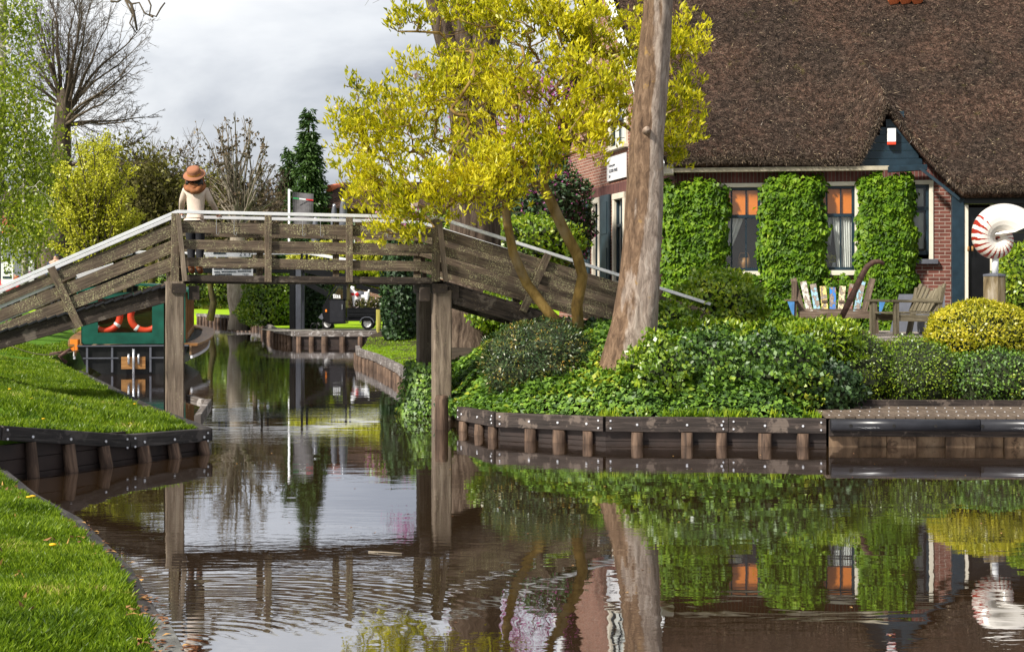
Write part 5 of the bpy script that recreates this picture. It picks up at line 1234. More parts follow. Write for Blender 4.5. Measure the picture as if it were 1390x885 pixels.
# ------------------------------------------------------------ grass
def grass(name, pts, hf, n, hgt, wdt, mat, label, inside, ymax=200, dens=None, origin=None, two=False, cat='grass'):
    x0, x1, y0, y1 = pts; X = rng.uniform(x0, x1, n*6); Y = rng.uniform(y0, y1, n*6)
    k = np.abs(X/Y*FPX) < 760; X = X[k]; Y = Y[k]; ok = inside(X, Y); X = X[ok][:n]; Y = Y[ok][:n]
    Z = np.broadcast_to(hf(X, Y), X.shape)-.01; P = np.stack([X, Y, Z], 1); m_ = len(P)
    cl = .5+.5*lumps(P*[1, 1, 0], 2.4, 3); D = unit(rnd_dir(m_)*.45+np.array([.1, -.1, 1])); h_ = hgt*(.45+.9*cl)*rng.uniform(.5, 1.4, m_)
    S_ = unit(np.cross(D, rnd_dir(m_)))*(wdt*rng.uniform(.6, 1.3, m_))[:, None]; tip = P+D*h_[:, None]+unit(rnd_dir(m_)*[1, 1, 0])*(h_*.35)[:, None]
    mid = P+D*(h_*.55)[:, None]
    Q = np.stack([P-S_, P+S_, mid+S_*.8, tip], 1); o = np_mesh(name, Q, 4, mat, origin=origin or (X.mean(), Y.mean(), float(Z.mean()))); return tag(o, label, cat, kind='stuff')
grass('grass', (-5.2, -1.0, 7.0, 15.5), hN, 120000, .07, .0019, M['grass'], 'thick tufty green grass on the near left bank', inN)
n = 900; X = rng.uniform(-4.6, -1.3, n); Y = rng.uniform(7.2, 14, n); k = inN(X, Y); X, Y = X[k], Y[k]; P = np.stack([X, Y, hN(X, Y)+.015], 1); m_ = len(P)
tag(np_mesh('lawn_weeds', leaf_quads(P, unit(rnd_dir(m_)+np.array([0, 0, .35])), rnd_dir(m_), rng.uniform(.03, .075, m_), .028, .2), 4, M['litter'], origin=(-2.5, 10, .6)), 'brown dead blades and fallen leaves lying in the near grass', 'leaves', kind='stuff')
grass('grass', (-9.0, -3.7, 16, 36), hL, 95000, .085, .0034, M['grass'], 'green grass covering the left point below the bridge ramp', inL)
grass('grass', (-4.8, 0.2, 30, 52), hR, 26000, .05, .008, M['lawn'], 'short bright lawn enclosed by the curving timber edge', lambda x, y: inR(x, y) & (x < -1.0-.045*(y-28)) & (y > 31))
grass('grass', (-13.5, -8.2, 18, 38), hL, 60000, .085, .0045, M['grass'], 'green grass rising towards the left picture edge behind the left point', inL)
grass('grass', (-14, -9, 34, 56), lambda x, y: hL(x, y), 20000, .09, .009, M['grass'], 'grassy bank beside the moored tour boat', inL)
# dandelions
for i in range(26):
    if i < 16: x, y = random.uniform(-8.0, -4.4), random.uniform(19.6, 26); f_ = inL; hf = hL
    else: x, y = random.uniform(-4.2, -2.3), random.uniform(8.5, 13); f_ = inN; hf = hN
    if not f_(x, y): continue
    z = float(hf(x, y)); b = MB(); b.lathe((x, y, z+.05), [(.001, .0), (.024, .008), (.022, .016), (.001, .02)], 9); o = b.build('dandelion', M['dand'], origin=(x, y, z))
    tag(o, 'yellow dandelion head in the grass of the left point' if i < 16 else 'yellow dandelion head in the near left grass', 'flower', 'dandelions on the left point' if i < 16 else 'dandelions on the near bank')
# leaf litter on the kerb
n = 160; k = rng.integers(3, 7, n); t = rng.uniform(0, 1, n); A1 = np.array([FG[i] for i in k]); A2 = np.array([FG[i+1] for i in k]); P = A1+(A2-A1)*t[:, None]+np.stack([rng.uniform(-.1, .08, n), rng.uniform(-.02, .02, n), np.full(n, .012)], 1)
tag(np_mesh('fallen_leaves', leaf_quads(P, unit(rnd_dir(n)*[1, 1, .1]), np.repeat([[0, 0, 1.0]], n, 0), .05, .025, .1), 4, M['litter'], origin=(-2, 9, .4)), 'dry brown leaves scattered on the near plank kerb', 'leaves', kind='stuff')
# ------------------------------------------------------------ tour boat (seen from the stern, heading away)
bs = Vector((-9.35, 40.0, 0)); BH = Vector((-.17, .985, 0)).normalized(); BR = Vector((BH.y, -BH.x, 0))
boat = thing('tour_boat', bs, 'moored tour boat with a dark green canvas stern, wooden side windows and two orange rings', 'boat')
def B_(s, r, z): return bs+BH*s+BR*r+Vector((0, 0, z))
LB = 10.5
def hw(s, z=1.0): return (1.36+.34*math.sin(min(1, s/5.5)*math.pi/2)) * (1 if s < 7 else math.sqrt(max(0.02, 1-((s-7)/(LB-7.0))**2))) * (.86+.14*z)
hb = MB(); ns = 24
st = [LB*i/ns for i in range(ns+1)]
def sheer(s): return .72+.30*(s/LB)**1.5
prof = [(0.0, -.3), (.55, .0), (.86, .35), (1.0, 1.0)]
for i in range(ns):
    for sd in (1, -1):
        for j in range(len(prof)-1):
            def q(s, k): return B_(s, sd*hw(s)*prof[k][0] if prof[k][0] else 0, sheer(s)*prof[k][1] if prof[k][1] > 0 else prof[k][1])
            p = [q(st[i], j), q(st[i+1], j), q(st[i+1], j+1), q(st[i], j+1)]; hb.face(p if sd > 0 else p[::-1], None, True)
hb.face([B_(0, -hw(0)*1.0, sheer(0)), B_(0, -hw(0)*.86, sheer(0)*.35), B_(0, -hw(0)*.55, 0), B_(0, 0, -.3), B_(0, hw(0)*.55, 0), B_(0, hw(0)*.86, sheer(0)*.35), B_(0, hw(0), sheer(0))][::-1])
hb.build('hull', M['boathull'], boat)
for nm, mt, z0, z1, o in (('hull_planking', 'hullwood', -.26, -.03, .025), ('rubbing_strake', 'cap', -.34, -.27, .05), ('gunwale', 'teak', -.03, .03, .03)):
    b = MB()
    for i in range(ns):
        for sd in (1, -1):
            a, c = st[i], st[i+1]; b.beam(B_(a, sd*(hw(a)+o), sheer(a)+(z0+z1)/2), B_(c, sd*(hw(c)+o), sheer(c)+(z0+z1)/2), .05 if nm != 'gunwale' else .34, z1-z0)
    b.build(nm, M[mt], boat)
b = MB(); b.beam(B_(-.05, -1.34, .70), B_(-.05, 1.34, .70), .06, .03); b.beam(B_(-.05, -1.2, .40), B_(-.05, -.35, .40), .04, .03); b.beam(B_(-.05, .4, .40), B_(-.05, 1.2, .40), .04, .03)
for x in (-1.1, -.5, .42, 1.1): b.beam(B_(-.04, x, .05), B_(-.04, x, .68), .05, .04, BH)
b.build('stern_rails', M['grey'], boat)
b = MB(); b.beam(B_(-.09, -.28, .28), B_(-.09, .30, .28), .05, .30, (0, 0, 1)); b.build('rudder_boards', M['teak'], boat)
b = MB(); b.tube([B_(-.14, .02, -.05), B_(-.14, .02, .62)], .035, 8); b.tube([B_(-.13, -.1, .25), B_(-.13, -.1, .5)], .03, 8); b.tube([B_(-.13, .14, .25), B_(-.13, .14, .5)], .03, 8); b.build('rudder_post', M['chrome'], boat)
b = MB(); b.beam(B_(.1, -1.40, .86), B_(.1, -1.40, .56), .2, .2); b.build('corner_bollard', M['orange'], boat)
b = MB(); b.tube([B_(.0, -1.5, .62), B_(-.1, -1.75, .45), B_(0, -1.6, .3)], .05, 8); b.tube([B_(.3, -1.6, .55), B_(.1, -2.0, .5)], .04, 8); b.build('mooring_fender', M['rust'], boat)
# cabin
cz0, cz1 = .80, 2.02; c0, c1 = .15, 8.2; cw = 1.26
def cbox(b, s0, s1, r0, r1, z0, z1): 
    b.beam(B_((s0+s1)/2, (r0+r1)/2, z0), B_((s0+s1)/2, (r0+r1)/2, z1), abs(r1-r0), abs(s1-s0), BH)
b = MB(); cbox(b, c0, c0+.03, -cw, cw, cz0-.06, cz0+.22)
for r0, r1 in ((-cw, -.86), (.45, cw)): cbox(b, c0, c0+.03, r0, r1, cz0+.22, cz1)
cbox(b, c0, c0+.03, -.86, .45, 1.86, cz1); cbox(b, c0, c0+1.2, -cw, -cw+.03, cz0, cz1)
b.build('canvas_back', M['boatgreen'], boat)
b = MB(); 
n = 14
for i in range(n):
    a0, a1 = -1+2*i/n, -1+2*(i+1)/n; z = lambda a: cz1+.16*(1-a*a)
    b.prism([B_(c0-.1, a0*(cw+.08), z(a0)), B_(c0-.1, a1*(cw+.08), z(a1)), B_(c1+.3, a1*(cw+.08), z(a1)+.05), B_(c1+.3, a0*(cw+.08), z(a0)+.05)], (0, 0, 1), .05)
for sd in (1, -1): b.beam(B_(c0-.1, sd*(cw+.08), cz1-.05), B_(c1+.3, sd*(cw+.08), cz1), .03, .26)
b.build('cabin_roof', M['boatgreen'], boat)
b = MB()
for sd in (1, -1):
    b.beam(B_(c0+1.2, sd*cw, .9), B_(c1, sd*cw, .98), .06, .14); b.beam(B_(c0+1.2, sd*cw, cz1-.1), B_(c1, sd*cw, cz1-.05), .05, .08)
    s = c0+.1 if sd > 0 else c0+1.2
    while s < c1: b.beam(B_(s, sd*cw, .85), B_(s, sd*cw, cz1), .07, .06, BH); s += .85
b.build('window_frames', M['teak'], boat)
b = MB()
for sd in (1, -1): b.face([B_(c0+.1, sd*(cw-.03), .95), B_(c1, sd*(cw-.03), 1.0), B_(c1, sd*(cw-.03), cz1-.05), B_(c0+.1, sd*(cw-.03), cz1-.05)])
b.face([B_(c0+.02, -.86, cz0+.22), B_(c0+.02, .45, cz0+.22), B_(c0+.02, .45, 1.86), B_(c0+.02, -.86, 1.86)]); b.build('window_glass', M['glass'], boat)
b = MB()
for s in (1.2, 2.4, 3.6, 4.8, 6.0): b.beam(B_(s, -1.0, .95), B_(s, 1.0, .95), .35, .06); b.beam(B_(s+.2, -1.0, 1.15), B_(s+.2, 1.0, 1.15), .05, .35)
b.build('benches', M['teak'], boat)
b = MB(); b.face([B_(.2, -1.2, .62), B_(.2, 1.2, .62), B_(8, 1.2, .7), B_(8, -1.2, .7)]); b.face([B_(8.2, -1.2, .7), B_(8.2, 1.2, .7), B_(8.2, 1.2, 2), B_(8.2, -1.2, 2)]); b.build('cabin_floor', M['hullwood'], boat)
for rc, lab in ((-.70, 'left orange life ring in the stern window of the tour boat'), (.28, 'right orange life ring in the stern window of the tour boat')):
    c = B_(.32, rc, 1.42); rg = thing('life_ring', c, lab, 'life ring', 'life rings on the tour boat'); b = MB(); wb = MB(); pts = []
    for i in range(33): a = 2*math.pi*i/32; pts.append(c+BR*math.cos(a)*.36+Vector((0, 0, math.sin(a)*.36)))
    b.tube(pts, .085, 12, cap=False); b.build('ring', M['buoy'], rg)
    for a0 in (R(20), R(150), R(235), R(325)):
        pp = [c+BR*math.cos(a0+d)*.36+Vector((0, 0, math.sin(a0+d)*.36)) for d in (-.1, -.05, 0, .05, .1)]; wb.tube(pp, .0885, 12)
    wb.build('white_bands', M['white'], rg)

# ------------------------------------------------------------ three-wheeled van on the wharf
VD = 63.3; vz = .535
def V_(px, py, d=0.0):   # side profile in the picture plane of the van, d = depth
    return Vector(((px-CX)/FPX*VD, VD+d, CAMZ-(py-HY)/FPX*VD))
vb = V_(480, 448); van = thing('three_wheeled_van', (vb.x, VD+.6, vz), 'small black three-wheeled pickup van parked on the wharf facing left', 'van')
b = MB()
cab = [(441, 437), (438, 425), (437.5, 417), (441, 411), (447, 406), (469, 406), (469, 439.5), (447, 440)]
b.prism([V_(*p) for p in cab][::-1], (0, 1, 0), 1.15)
for d0 in (0.0, 1.09): # pillars and roof
    b.beam(V_(442, 411, d0+.03), V_(456, 387, d0+.03), .06, .06); b.beam(V_(468, 406, d0+.03), V_(468, 387, d0+.03), .07, .06, (0, 1, 0))
b.prism([V_(454, 388.5), V_(456, 386), V_(462, 384.6), V_(470, 385.5), V_(470, 388.5)][::-1], (0, 1, 0), 1.15)
b.prism([V_(465.5, 388), V_(470.5, 388), V_(470.5, 408), V_(465.5, 408)][::-1], (0, 1, 0), 1.15)
body = b.build('cab', M['black'], van)
b = MB(); b.prism([V_(447.5, 408, -.012), V_(466.5, 408, -.012), V_(466.5, 437, -.012), V_(447.5, 437.5, -.012)][::-1], (0, 1, 0), .01); dd = b.build('door', M['plastic'], van)
b = MB(); b.beam(V_(464.5, 413, -.03), V_(464.5, 420, -.03), .025, .03, (0, 1, 0)); b.build('door_handle', M['chrome'], dd)
b = MB(); b.face([V_(447, 406, .02), V_(466, 406, .02), V_(466, 389, .02), V_(457, 389, .02)]); b.build('side_window', M['glass'], van)
b = MB()
for dx in range(4): b.beam(V_(453+dx*2.6, 400.5, .0), V_(453.6+dx*2.6, 405, .0), .05, .01, (0, 1, 0))
b.beam(V_(452, 400, 0), V_(457, 400.5, 0), .01, .04); b.build('window_lettering', M['white'], van)
b = MB(); b.face([V_(441.5, 411, 0), V_(455, 388, 0), V_(455, 388, 1.15), V_(441.5, 411, 1.15)]); b.build('windscreen', M['glass'], van)
b = MB(); b.beam(V_(442.8, 420, -.02), V_(442.8, 423.5, -.02), .07, .04, (0, 1, 0)); b.build('indicator', M['orange'], van)
b = MB(); b.prism([V_(432, 431), V_(437, 425), V_(439, 432), V_(437, 434)][::-1], (0, 1, 0), 1.0); b.build('front_mudguard', M['grey'], van)
b = MB(); b.prism([V_(471, 418), V_(522, 418), V_(520, 431), V_(474, 433), V_(471, 430)][::-1], (0, 1, 0), 1.25)
for y in (418.5, 423.5, 428): b.beam(V_(472, y, -.02), V_(521, y, -.02), .03, .035)
b.prism([V_(470, 436), V_(516, 436), V_(516, 431), V_(470, 431)][::-1], (0, 1, 0), 1.0); b.build('load_bed', M['black'], van)
b = MB(); pts = [V_(488.5, 438, .02), V_(491, 432.5, .02), V_(495, 430.5, .02), V_(502, 430.5, .02), V_(506, 433.5, .02), V_(508, 438, .02)]
for a, c in zip(pts[:-1], pts[1:]): b.beam(a, c, .26, .03)
b.build('rear_mudguard', M['grey'], van)
def wheel(px, d, r=.245):
    c = V_(px, 441.0, d); c.z = vz+r; b = MB(); b.lathe(c, [(r*.62, -.05), (r*.95, -.055), (r, -.03), (r, .03), (r*.95, .055), (r*.62, .05), (r*.62, -.05)], 24, (0, 1, 0)); w_ = b.build('wheel', M['rubber'], van)
    b = MB(); b.lathe(c, [(.001, -.03), (r*.16, -.055), (r*.2, -.035), (r*.5, -.02), (r*.63, -.052), (r*.63, .04), (.001, .04)], 20, (0, 1, 0)); b.build('rim', M['white'], w_)
wheel(498.5, .1); wheel(498.5, 1.05); wheel(442.5, .55, .22)
# statue of a goat in the bed
go = thing('goat_statue', V_(487, 420, .4), 'white goat statue with a dark back and a red scarf standing in the van bed', 'statue')
def skin_mesh(verts, edges, radii_, sub=2, root=0):
    me = bpy.data.meshes.new('s'); me.from_pydata([tuple(v) for v in verts], edges, []); o = bpy.data.objects.new('s', me); COL.objects.link(o)
    sk = o.modifiers.new('skin', 'SKIN'); ly = me.skin_vertices[0] if len(me.skin_vertices) else None
    if ly is None:
        bpy.context.view_layer.objects.active = o; bpy.ops.mesh.customdata_skin_add(); ly = me.skin_vertices[0]
    for i, r in enumerate(radii_): ly.data[i].radius = (r, r) if not hasattr(r, '__len__') else r; ly.data[i].use_root = (i == root)
    sk.use_smooth_shade = True; ss_ = o.modifiers.new('sub', 'SUBSURF'); ss_.levels = sub; ss_.render_levels = sub
    bpy.context.view_layer.update(); me2 = bpy.data.meshes.new_from_object(o.evaluated_get(bpy.context.evaluated_depsgraph_get())); bpy.data.objects.remove(o)
    for p in me2.polygons: p.use_smooth = True
    return me2
def skin_part(name, verts, edges, rad, mat, parent, sub=2, root=0):
    off = rootloc(parent); me = skin_mesh([Vector(v)-off for v in verts], edges, rad, sub, root); me.materials.clear(); return link_mesh(me, name, mat, parent)
gv = [V_(480, 402, .4), V_(487, 401.5, .4), V_(495, 401.5, .4), V_(478, 397, .4), V_(477, 393, .4), V_(473.5, 396, .4), V_(479.5, 408, .3), V_(480, 417, .3), V_(481.5, 408, .55), V_(483, 417, .55), V_(497, 408, .28), V_(495.5, 417, .3), V_(498, 408, .55), V_(498.5, 417, .55), V_(499, 397, .4), V_(500, 393, .4), V_(479.5, 389, .35), V_(475.5, 388, .45)]
skin_part('body', gv, [(0, 1), (1, 2), (0, 3), (3, 4), (4, 5), (0, 6), (6, 7), (0, 8), (8, 9), (2, 10), (10, 11), (2, 12), (12, 13), (2, 14), (14, 15), (4, 16), (4, 17)], [.15, .15, .15, .09, .10, .06, .06, .045, .06, .045, .07, .045, .07, .045, .04, .035, .03, .03], M['white'], go, 2, 0)
b = MB(); c = V_(488, 400.5, .4); b.lathe(c-Vector((.15, 0, 0)), [(.001, -.05), (.14, 0), (.163, .15), (.14, .3), (.001, .36)], 14, (1, 0, 0)); b.build('dark_saddle', M['grey'], go)
b = MB(); c = V_(479, 400, .4); b.lathe(c, [(.10, -.06), (.13, 0), (.10, .06)], 14, (.5, 0, .8)); b.lathe(V_(484, 400, .2), [(.001, -.09), (.08, -.03), (.08, .04), (.001, .1)], 12, (0, 0, 1)); b.build('red_scarf', M['redcloth'], go)
bush('potted_lavender', V_(500, 414, .5), (.75, .35, .28), 1300, .1, .03, M['olive'], 'pale green and lilac plants filling the van bed beside the goat', 'plant', zmin=V_(0, 419).z, lump=.25, upb=1.0, extra=(M['petal'], 220, .08, .04))
b = MB(); q = V_(518, 440, -1.5); b.tube([(q.x, q.y, -.3), (q.x, q.y, V_(0, 419.5).z)], .09, 12); o = b.build('wooden_post', wood('yellow_post', (.14, .12, .02), (.3, .26, .05), (.42, .38, .1), 0), origin=(q.x, q.y, 0)); tag(o, 'mossy yellow-green wooden post at the right end of the wharf', 'post')
b = MB(); q = V_(524, 434, .2); b.beam(q-Vector((0, 0, .45)), q+Vector((0, 0, .4)), .28, .05, (0, 1, 0)); o = b.build('grey_panel', M['stone'], origin=q); tag(o, 'pale grey panel standing behind the yellow-green post', 'panel')
# parked bicycle shape at the front of the van
bk = thing('bicycle', V_(428, 447, .3), 'dark bicycle lying beside the front of the three-wheeled van', 'bicycle'); b = MB()
for px in (425, 433):
    c = V_(px, 443.5, .3); pts = [c+Vector((math.cos(2*math.pi*i/16)*.13, 0, math.sin(2*math.pi*i/16)*.13)) for i in range(17)]; b.tube(pts, .018, 6, cap=False)
b.tube([V_(425, 443.5, .3), V_(428, 439, .3), V_(433, 443.5, .3), V_(430, 437, .3)], .015, 6); b.build('frame', M['black'], bk)

# ------------------------------------------------------------ the black bridge further off
FBD = 65.0
def Q_(px, py, d=0): return Vector(((px-CX)/FPX*FBD, FBD+d, CAMZ-(py-HY)/FPX*FBD))
fb = thing('far_footbridge', (Q_(300, 395).x, FBD, 0), 'black-painted wooden bridge with a white rail beyond the near footbridge', 'footbridge')
for d in (0, 1.6):
    b = MB(); b.beam(Q_(182, 366, d), Q_(412, 366, d), .1, .26); b.beam(Q_(182, 366, d), Q_(60, 412, d), .1, .26); b.beam(Q_(412, 366, d), Q_(600, 402, d), .1, .26); b.build('stringer', M['black'], fb)
    b = MB(); b.beam(Q_(182, 342.5, d), Q_(412, 342.5, d), .07, .12); b.beam(Q_(182, 342.5, d), Q_(60, 384, d), .07, .12); b.beam(Q_(412, 342.5, d), Q_(600, 376, d), .07, .12); b.build('white_rail', M['white'], fb)
    for px, y in ((182, 366), (240, 366), (298, 366), (356, 366), (410, 366), (120, 389), (470, 378), (540, 391)):
        b = MB(); b.beam(Q_(px, y+4, d-.06), Q_(px, y-24, d-.06), .09, .07, (0, 1, 0)); b.build('post', M['black'], fb)
    for px in (397, 405.5, 176): b = MB(); b.beam(Q_(px, 470, d*.6), Q_(px, 366, d*.6), .22, .2, (0, 1, 0)); b.build('pile', M['grey'] if px == 405.5 else M['black'], fb)
for a_, c_ in (((408, 380), (446, 400)), ((484, 388), (520, 398))): b = MB(); b.beam(Q_(*a_, -.1), Q_(*c_, -.1), .1, .2); b.build('strut', M['black'], fb)
b = MB(); b.beam(Q_(182, 368, .8), Q_(412, 368, .8), 1.5, .05); b.build('deck', M['black'], fb)
sg = thing('bridge_sign', Q_(313, 345, -.2), 'two long white sign boards with small dark lettering on the far black bridge', 'sign')
b = MB(); b.prism([Q_(280, 349, -.2), Q_(342, 349, -.2), Q_(342, 339, -.2), Q_(280, 339, -.2)], (0, 1, 0), .03); b.build('sign_board', M['white'], sg)
b = MB(); b.prism([Q_(289.5, 375, -.2), Q_(344.5, 375, -.2), Q_(344.5, 361, -.2), Q_(289.5, 361, -.2)], (0, 1, 0), .03); b.build('sign_board', M['white'], sg)
b = MB()
for (x0, x1, y) in ((291, 308, 344), (292, 303, 365.5), (305, 327, 365.3), (330, 342, 365.5), (292, 300, 369.5), (302, 322, 369.2), (324, 342, 368.6), (293, 316, 372.8)):
    x = x0
    while x < x1: w_ = random.uniform(.8, 2.0); b.beam(Q_(x, y, -.215), Q_(min(x+w_, x1), y, -.215), .012, .075 if y == 344 else .05); x += w_+.35
b.build('dark_lettering', M['navy'], sg)
text('2 x 3T', .22, Q_(326, 347.6, -.215), (1, 0, 0), (0, 0, 1), M['navy'], 'lettering', sg)
text('TREF', .12, Q_(330, 374.4, -.215), (1, 0, 0), (0, 0, 1), M['navy'], 'lettering', sg)

# banner, parasols, far thatched house
D = 76
fl = thing('banner_flag', W(393, 330, D), 'dark grey banner with a thin green, white and red line on a white pole', 'flag')
b = MB(); b.tube([W(392.5, 470, D), W(392.5, 257, D)], .055, 8); b.tube([W(392.5, 258, D), W(397, 260, D)], .03, 6); b.build('pole', M['white'], fl)
b = MB(); n = 10
for i in range(n):
    u0, u1 = i/n, (i+1)/n; f = lambda u, v: W(397+29*u-1.5*v*u, 260.5+3.2*u+v*60, D)+Vector((0, .12*math.sin(u*5+v*2), 0))
    for j in range(8): v0, v1 = j/8, (j+1)/8; b.face([f(u0, v1), f(u1, v1), f(u1, v0), f(u0, v0)], None, True)
b.build('cloth', plain('banner_grey', (.10, .095, .10), .8), fl)
for k, (mt, a, c) in enumerate((('climber_green', .03, .30), ('white', .32, .62), ('redcloth', .64, .97))):
    b = MB(); m_ = M['white'] if mt == 'white' else (M['redcloth'] if mt == 'redcloth' else plain('flag_green', (.02, .3, .08), .7))
    b.face([W(397+29*a, 268+3.2*a+1.8, D-.16), W(397+29*c, 268+3.2*c+1.8, D-.16), W(397+29*c, 268+3.2*c, D-.16), W(397+29*a, 268+3.2*a, D-.16)]); b.build('stripe', m_, fl)
for px, py, s, lab in ((466, 270, 1.0, 'taller closed dark grey parasol'), (453.5, 278, .8, 'shorter closed dark grey parasol'), (428, 296, .9, 'closed dark parasol behind the railing right of the banner')):
    pr_ = thing('closed_parasol', W(px, 380, 74), lab, 'parasol', 'closed parasols on the far terrace'); c = W(px, py, 74)
    b = MB(); b.lathe(c, [(.24*s, -1.7), (.2*s, -1.0), (.15*s, -.3), (.09*s, -.05), (.03, .0)], 12); b.build('cover', M['grey'], pr_)
    b = MB(); b.tube([c-Vector((0, 0, 3.4)), c+Vector((0, 0, .03))], .03, 6); b.lathe(c, [(.09*s, -.06), (.07*s, .02), (.001, .04)], 10); b.build('pole', M['chrome'], pr_)
D = 88; th = thing('thatched_house', W(540, 395, D), 'low thatched house with a brick wall beyond the far bridge', 'house')
def T_(px, py, d=0): return Vector(((px-CX)/FPX*D, D+d, CAMZ-(py-HY)/FPX*D))
b = MB()
# roof as a rounded shell: eave, mid, ridge rows
rows = [[(424, 281, 0), (440, 283, -.5), (520, 284, -.7), (660, 284, -.7)], [(426, 271, .6), (442, 268, .4), (520, 266, .6), (660, 266, .6)], [(440, 256, 2), (452, 252, 2), (520, 250, 2.4), (660, 250, 2.4)], [(456, 249, 3.4), (466, 247, 3.4), (520, 246, 3.6), (660, 246, 3.6)], [(450, 270, 7), (470, 270, 7), (520, 270, 7), (660, 270, 7)]]
for r0, r1 in zip(rows[:-1], rows[1:]):
    for i in range(3): b.face([T_(*r0[i]), T_(*r0[i+1]), T_(*r1[i+1]), T_(*r1[i])], None, True)
r0 = rows[0]
for i in range(3): b.face([T_(r0[i][0], r0[i][1]+5, r0[i][2]+.3), T_(r0[i+1][0], r0[i+1][1]+5, r0[i+1][2]+.3), T_(*r0[i+1]), T_(*r0[i])])
b.face([T_(*rows[0][0]), T_(*rows[1][0]), T_(*rows[2][0]), T_(*rows[3][0]), T_(*rows[4][0])])
b.build('roof', M['thatch'], th)
b = MB(); b.tube([T_(442, 254, 1.4), T_(457, 248, 3)], .2, 8); b.build('ridge_tiles', M['tile'], th); b = MB(); b.tube([T_(457, 247, 3), T_(640, 244.5, 3.6)], .16, 8); b.build('ridge', M['thatch'], th)
b = MB(); b.prism([T_(432, 420, .4), T_(655, 420, .4), T_(655, 283, .4), T_(432, 283, .4)], (0, 1, 0), 5); b.build('wall', M['brick_sunlit'], th)
for px in (447, 470, 500, 540):
    b = MB(); b.prism([T_(px, 340, .3), T_(px+11, 340, .3), T_(px+11, 293, .3), T_(px, 293, .3)], (0, 1, 0), .08); w_ = b.build('window', M['white'], th); b = MB(); b.prism([T_(px+2, 338, .26), T_(px+9, 338, .26), T_(px+9, 296, .26), T_(px+2, 296, .26)], (0, 1, 0), .03); b.build('pane', M['navy'], w_)
# white building and things at the left edge
wb_ = thing('white_house', W(-30, 390, 52), 'white rendered house front just showing at the left edge', 'house'); b = MB(); b.prism([W(-130, 400, 52), W(3.5, 400, 52), W(3.5, 316, 52), W(-130, 316, 52)], (0, 1, 0), 3); b.build('wall', M['white'], wb_)
b = MB(); b.prism([W(-130, 316, 51.9), W(5, 316, 51.9), W(-40, 270, 54), W(-110, 270, 54)], (0, 1, 0), 2); b.build('roof', M['tile'], wb_)
b = MB(); b.prism([W(-10, 385, 51.95), W(2, 385, 51.95), W(2, 350, 51.95), W(-10, 350, 51.95)], (0, -1, 0), .05); b.build('door', M['slateblue'], wb_)
lp = thing('lamp_post', W(48.5, 400, 50), 'thin black lamp post behind the left ramp', 'post'); b = MB(); b.tube([W(48.5, 410, 50), W(48.5, 300, 50)], .035, 8); b.lathe(W(48.5, 300, 50), [(.03, 0), (.12, .05), (.15, .3), (.05, .4), (.01, .45)], 10); b.build('pole', M['black'], lp)
for k, (px, lab) in enumerate(((38, 'small white signboard left of the thin black lamp post'), (10, 'small white signboard near the person in red'))):
    sb = thing('signboard', W(px, 395, 48), lab, 'sign'); b = MB(); c = W(px, 372, 48); b.beam(c-Vector((0, 0, .3)), c+Vector((0, 0, .32)), .36, .04, (0, 1, 0)); b.lathe(c+Vector((0, 0, .3)), [(.18, -.02), (.18, .02), (.001, .02)], 18, (0, 1, 0)); b.build('board', M['white'], sb)
    b = MB(); b.beam(c+Vector((-.13, -.03, -.1)), c+Vector((.13, -.03, -.1)), .01, .06); b.beam(c+Vector((-.1, -.03, .05)), c+Vector((.12, -.03, .05)), .01, .05); b.build('print', M['pink'] if k == 0 else M['navy'], sb)
b = MB(); b.tube([W(60, 420, 62), W(60, 350, 62), W(59, 290, 62), W(58, 220, 62)], [.55, .45, .38, .3], 14, wob=.05); o = b.build('tree_trunk', M['bark_oak'], origin=W(60, 420, 62)); tag(o, 'thick dark brown tree trunk right of the thin black lamp post', 'tree trunk')
b = MB(); b.tube([W(13, 420, 58), W(13, 340, 58), W(12, 260, 58)], [.3, .26, .2], 12, wob=.05); o = b.build('tree_trunk', M['bark_oak'], origin=W(13, 420, 58)); tag(o, 'dark tree trunk between the left edge and the young birch', 'tree trunk')
b = MB(); b.tube([W(95, 400, 60), W(94, 350, 60), W(88, 330, 60), W(80, 315, 60)], [.24, .2, .17, .1], 10); b.tube([W(94, 350, 60), W(100, 325, 60), W(106, 312, 60)], [.2, .15, .1], 10); o = b.build('tree_trunk', M['bark_moss'], origin=W(95, 400, 60)); tag(o, 'mossy forked trunk behind the spring tree', 'tree trunk')

# ------------------------------------------------------------ terrace furniture
GZT = 1.256
bc = thing('painted_bench', (6.2, 30.5, GZT), 'garden bench with a fan of peeling blue, yellow and red back slats', 'bench')
bd = Vector((.985, -.17, 0)).normalized(); bf = Vector((bd.y, -bd.x, 0)); bo_ = Vector((6.08, 30.7, GZT))
def C_(x, f, z): return bo_+bd*x+bf*f+Vector((0, 0, z))
cols = ['bench', 'sl_white', 'sl_ltblue', 'sl_yellow', 'sl_blue', 'sl_cream', 'sl_red', 'sl_ltblue', 'bench']
nS = 9
for i in range(nS):
    u = (i-(nS-1)/2)/((nS-1)/2); xb = u*.56; xt = u*.74; zt = .86+.17*abs(u)**1.4; b = MB()
    b.beam(C_(xb, -.02, .34), C_(xt, -.16, zt), .118, .026, bf); o = b.build('back_slat', M[cols[i]], bc)
    if i in (3, 5): b = MB(); p_ = C_(xb+(xt-xb)*.47, -.085+.02, .34+(zt-.34)*.47); b.beam(p_-bd*.05-bf*-.012, p_+bd*.05-bf*-.012, .012, .05); b.build('bare_patch', M['bench'], o)
b = MB(); b.beam(C_(-.60, -.04, .42), C_(.60, -.04, .42), .03, .07); b.build('back_rail', M['bench'], bc)
for f in (.06, .18, .30): b = MB(); b.beam(C_(-.64, f, .40), C_(.72, f, .40), .11, .03); b.build('seat_board', M['bench'], bc)
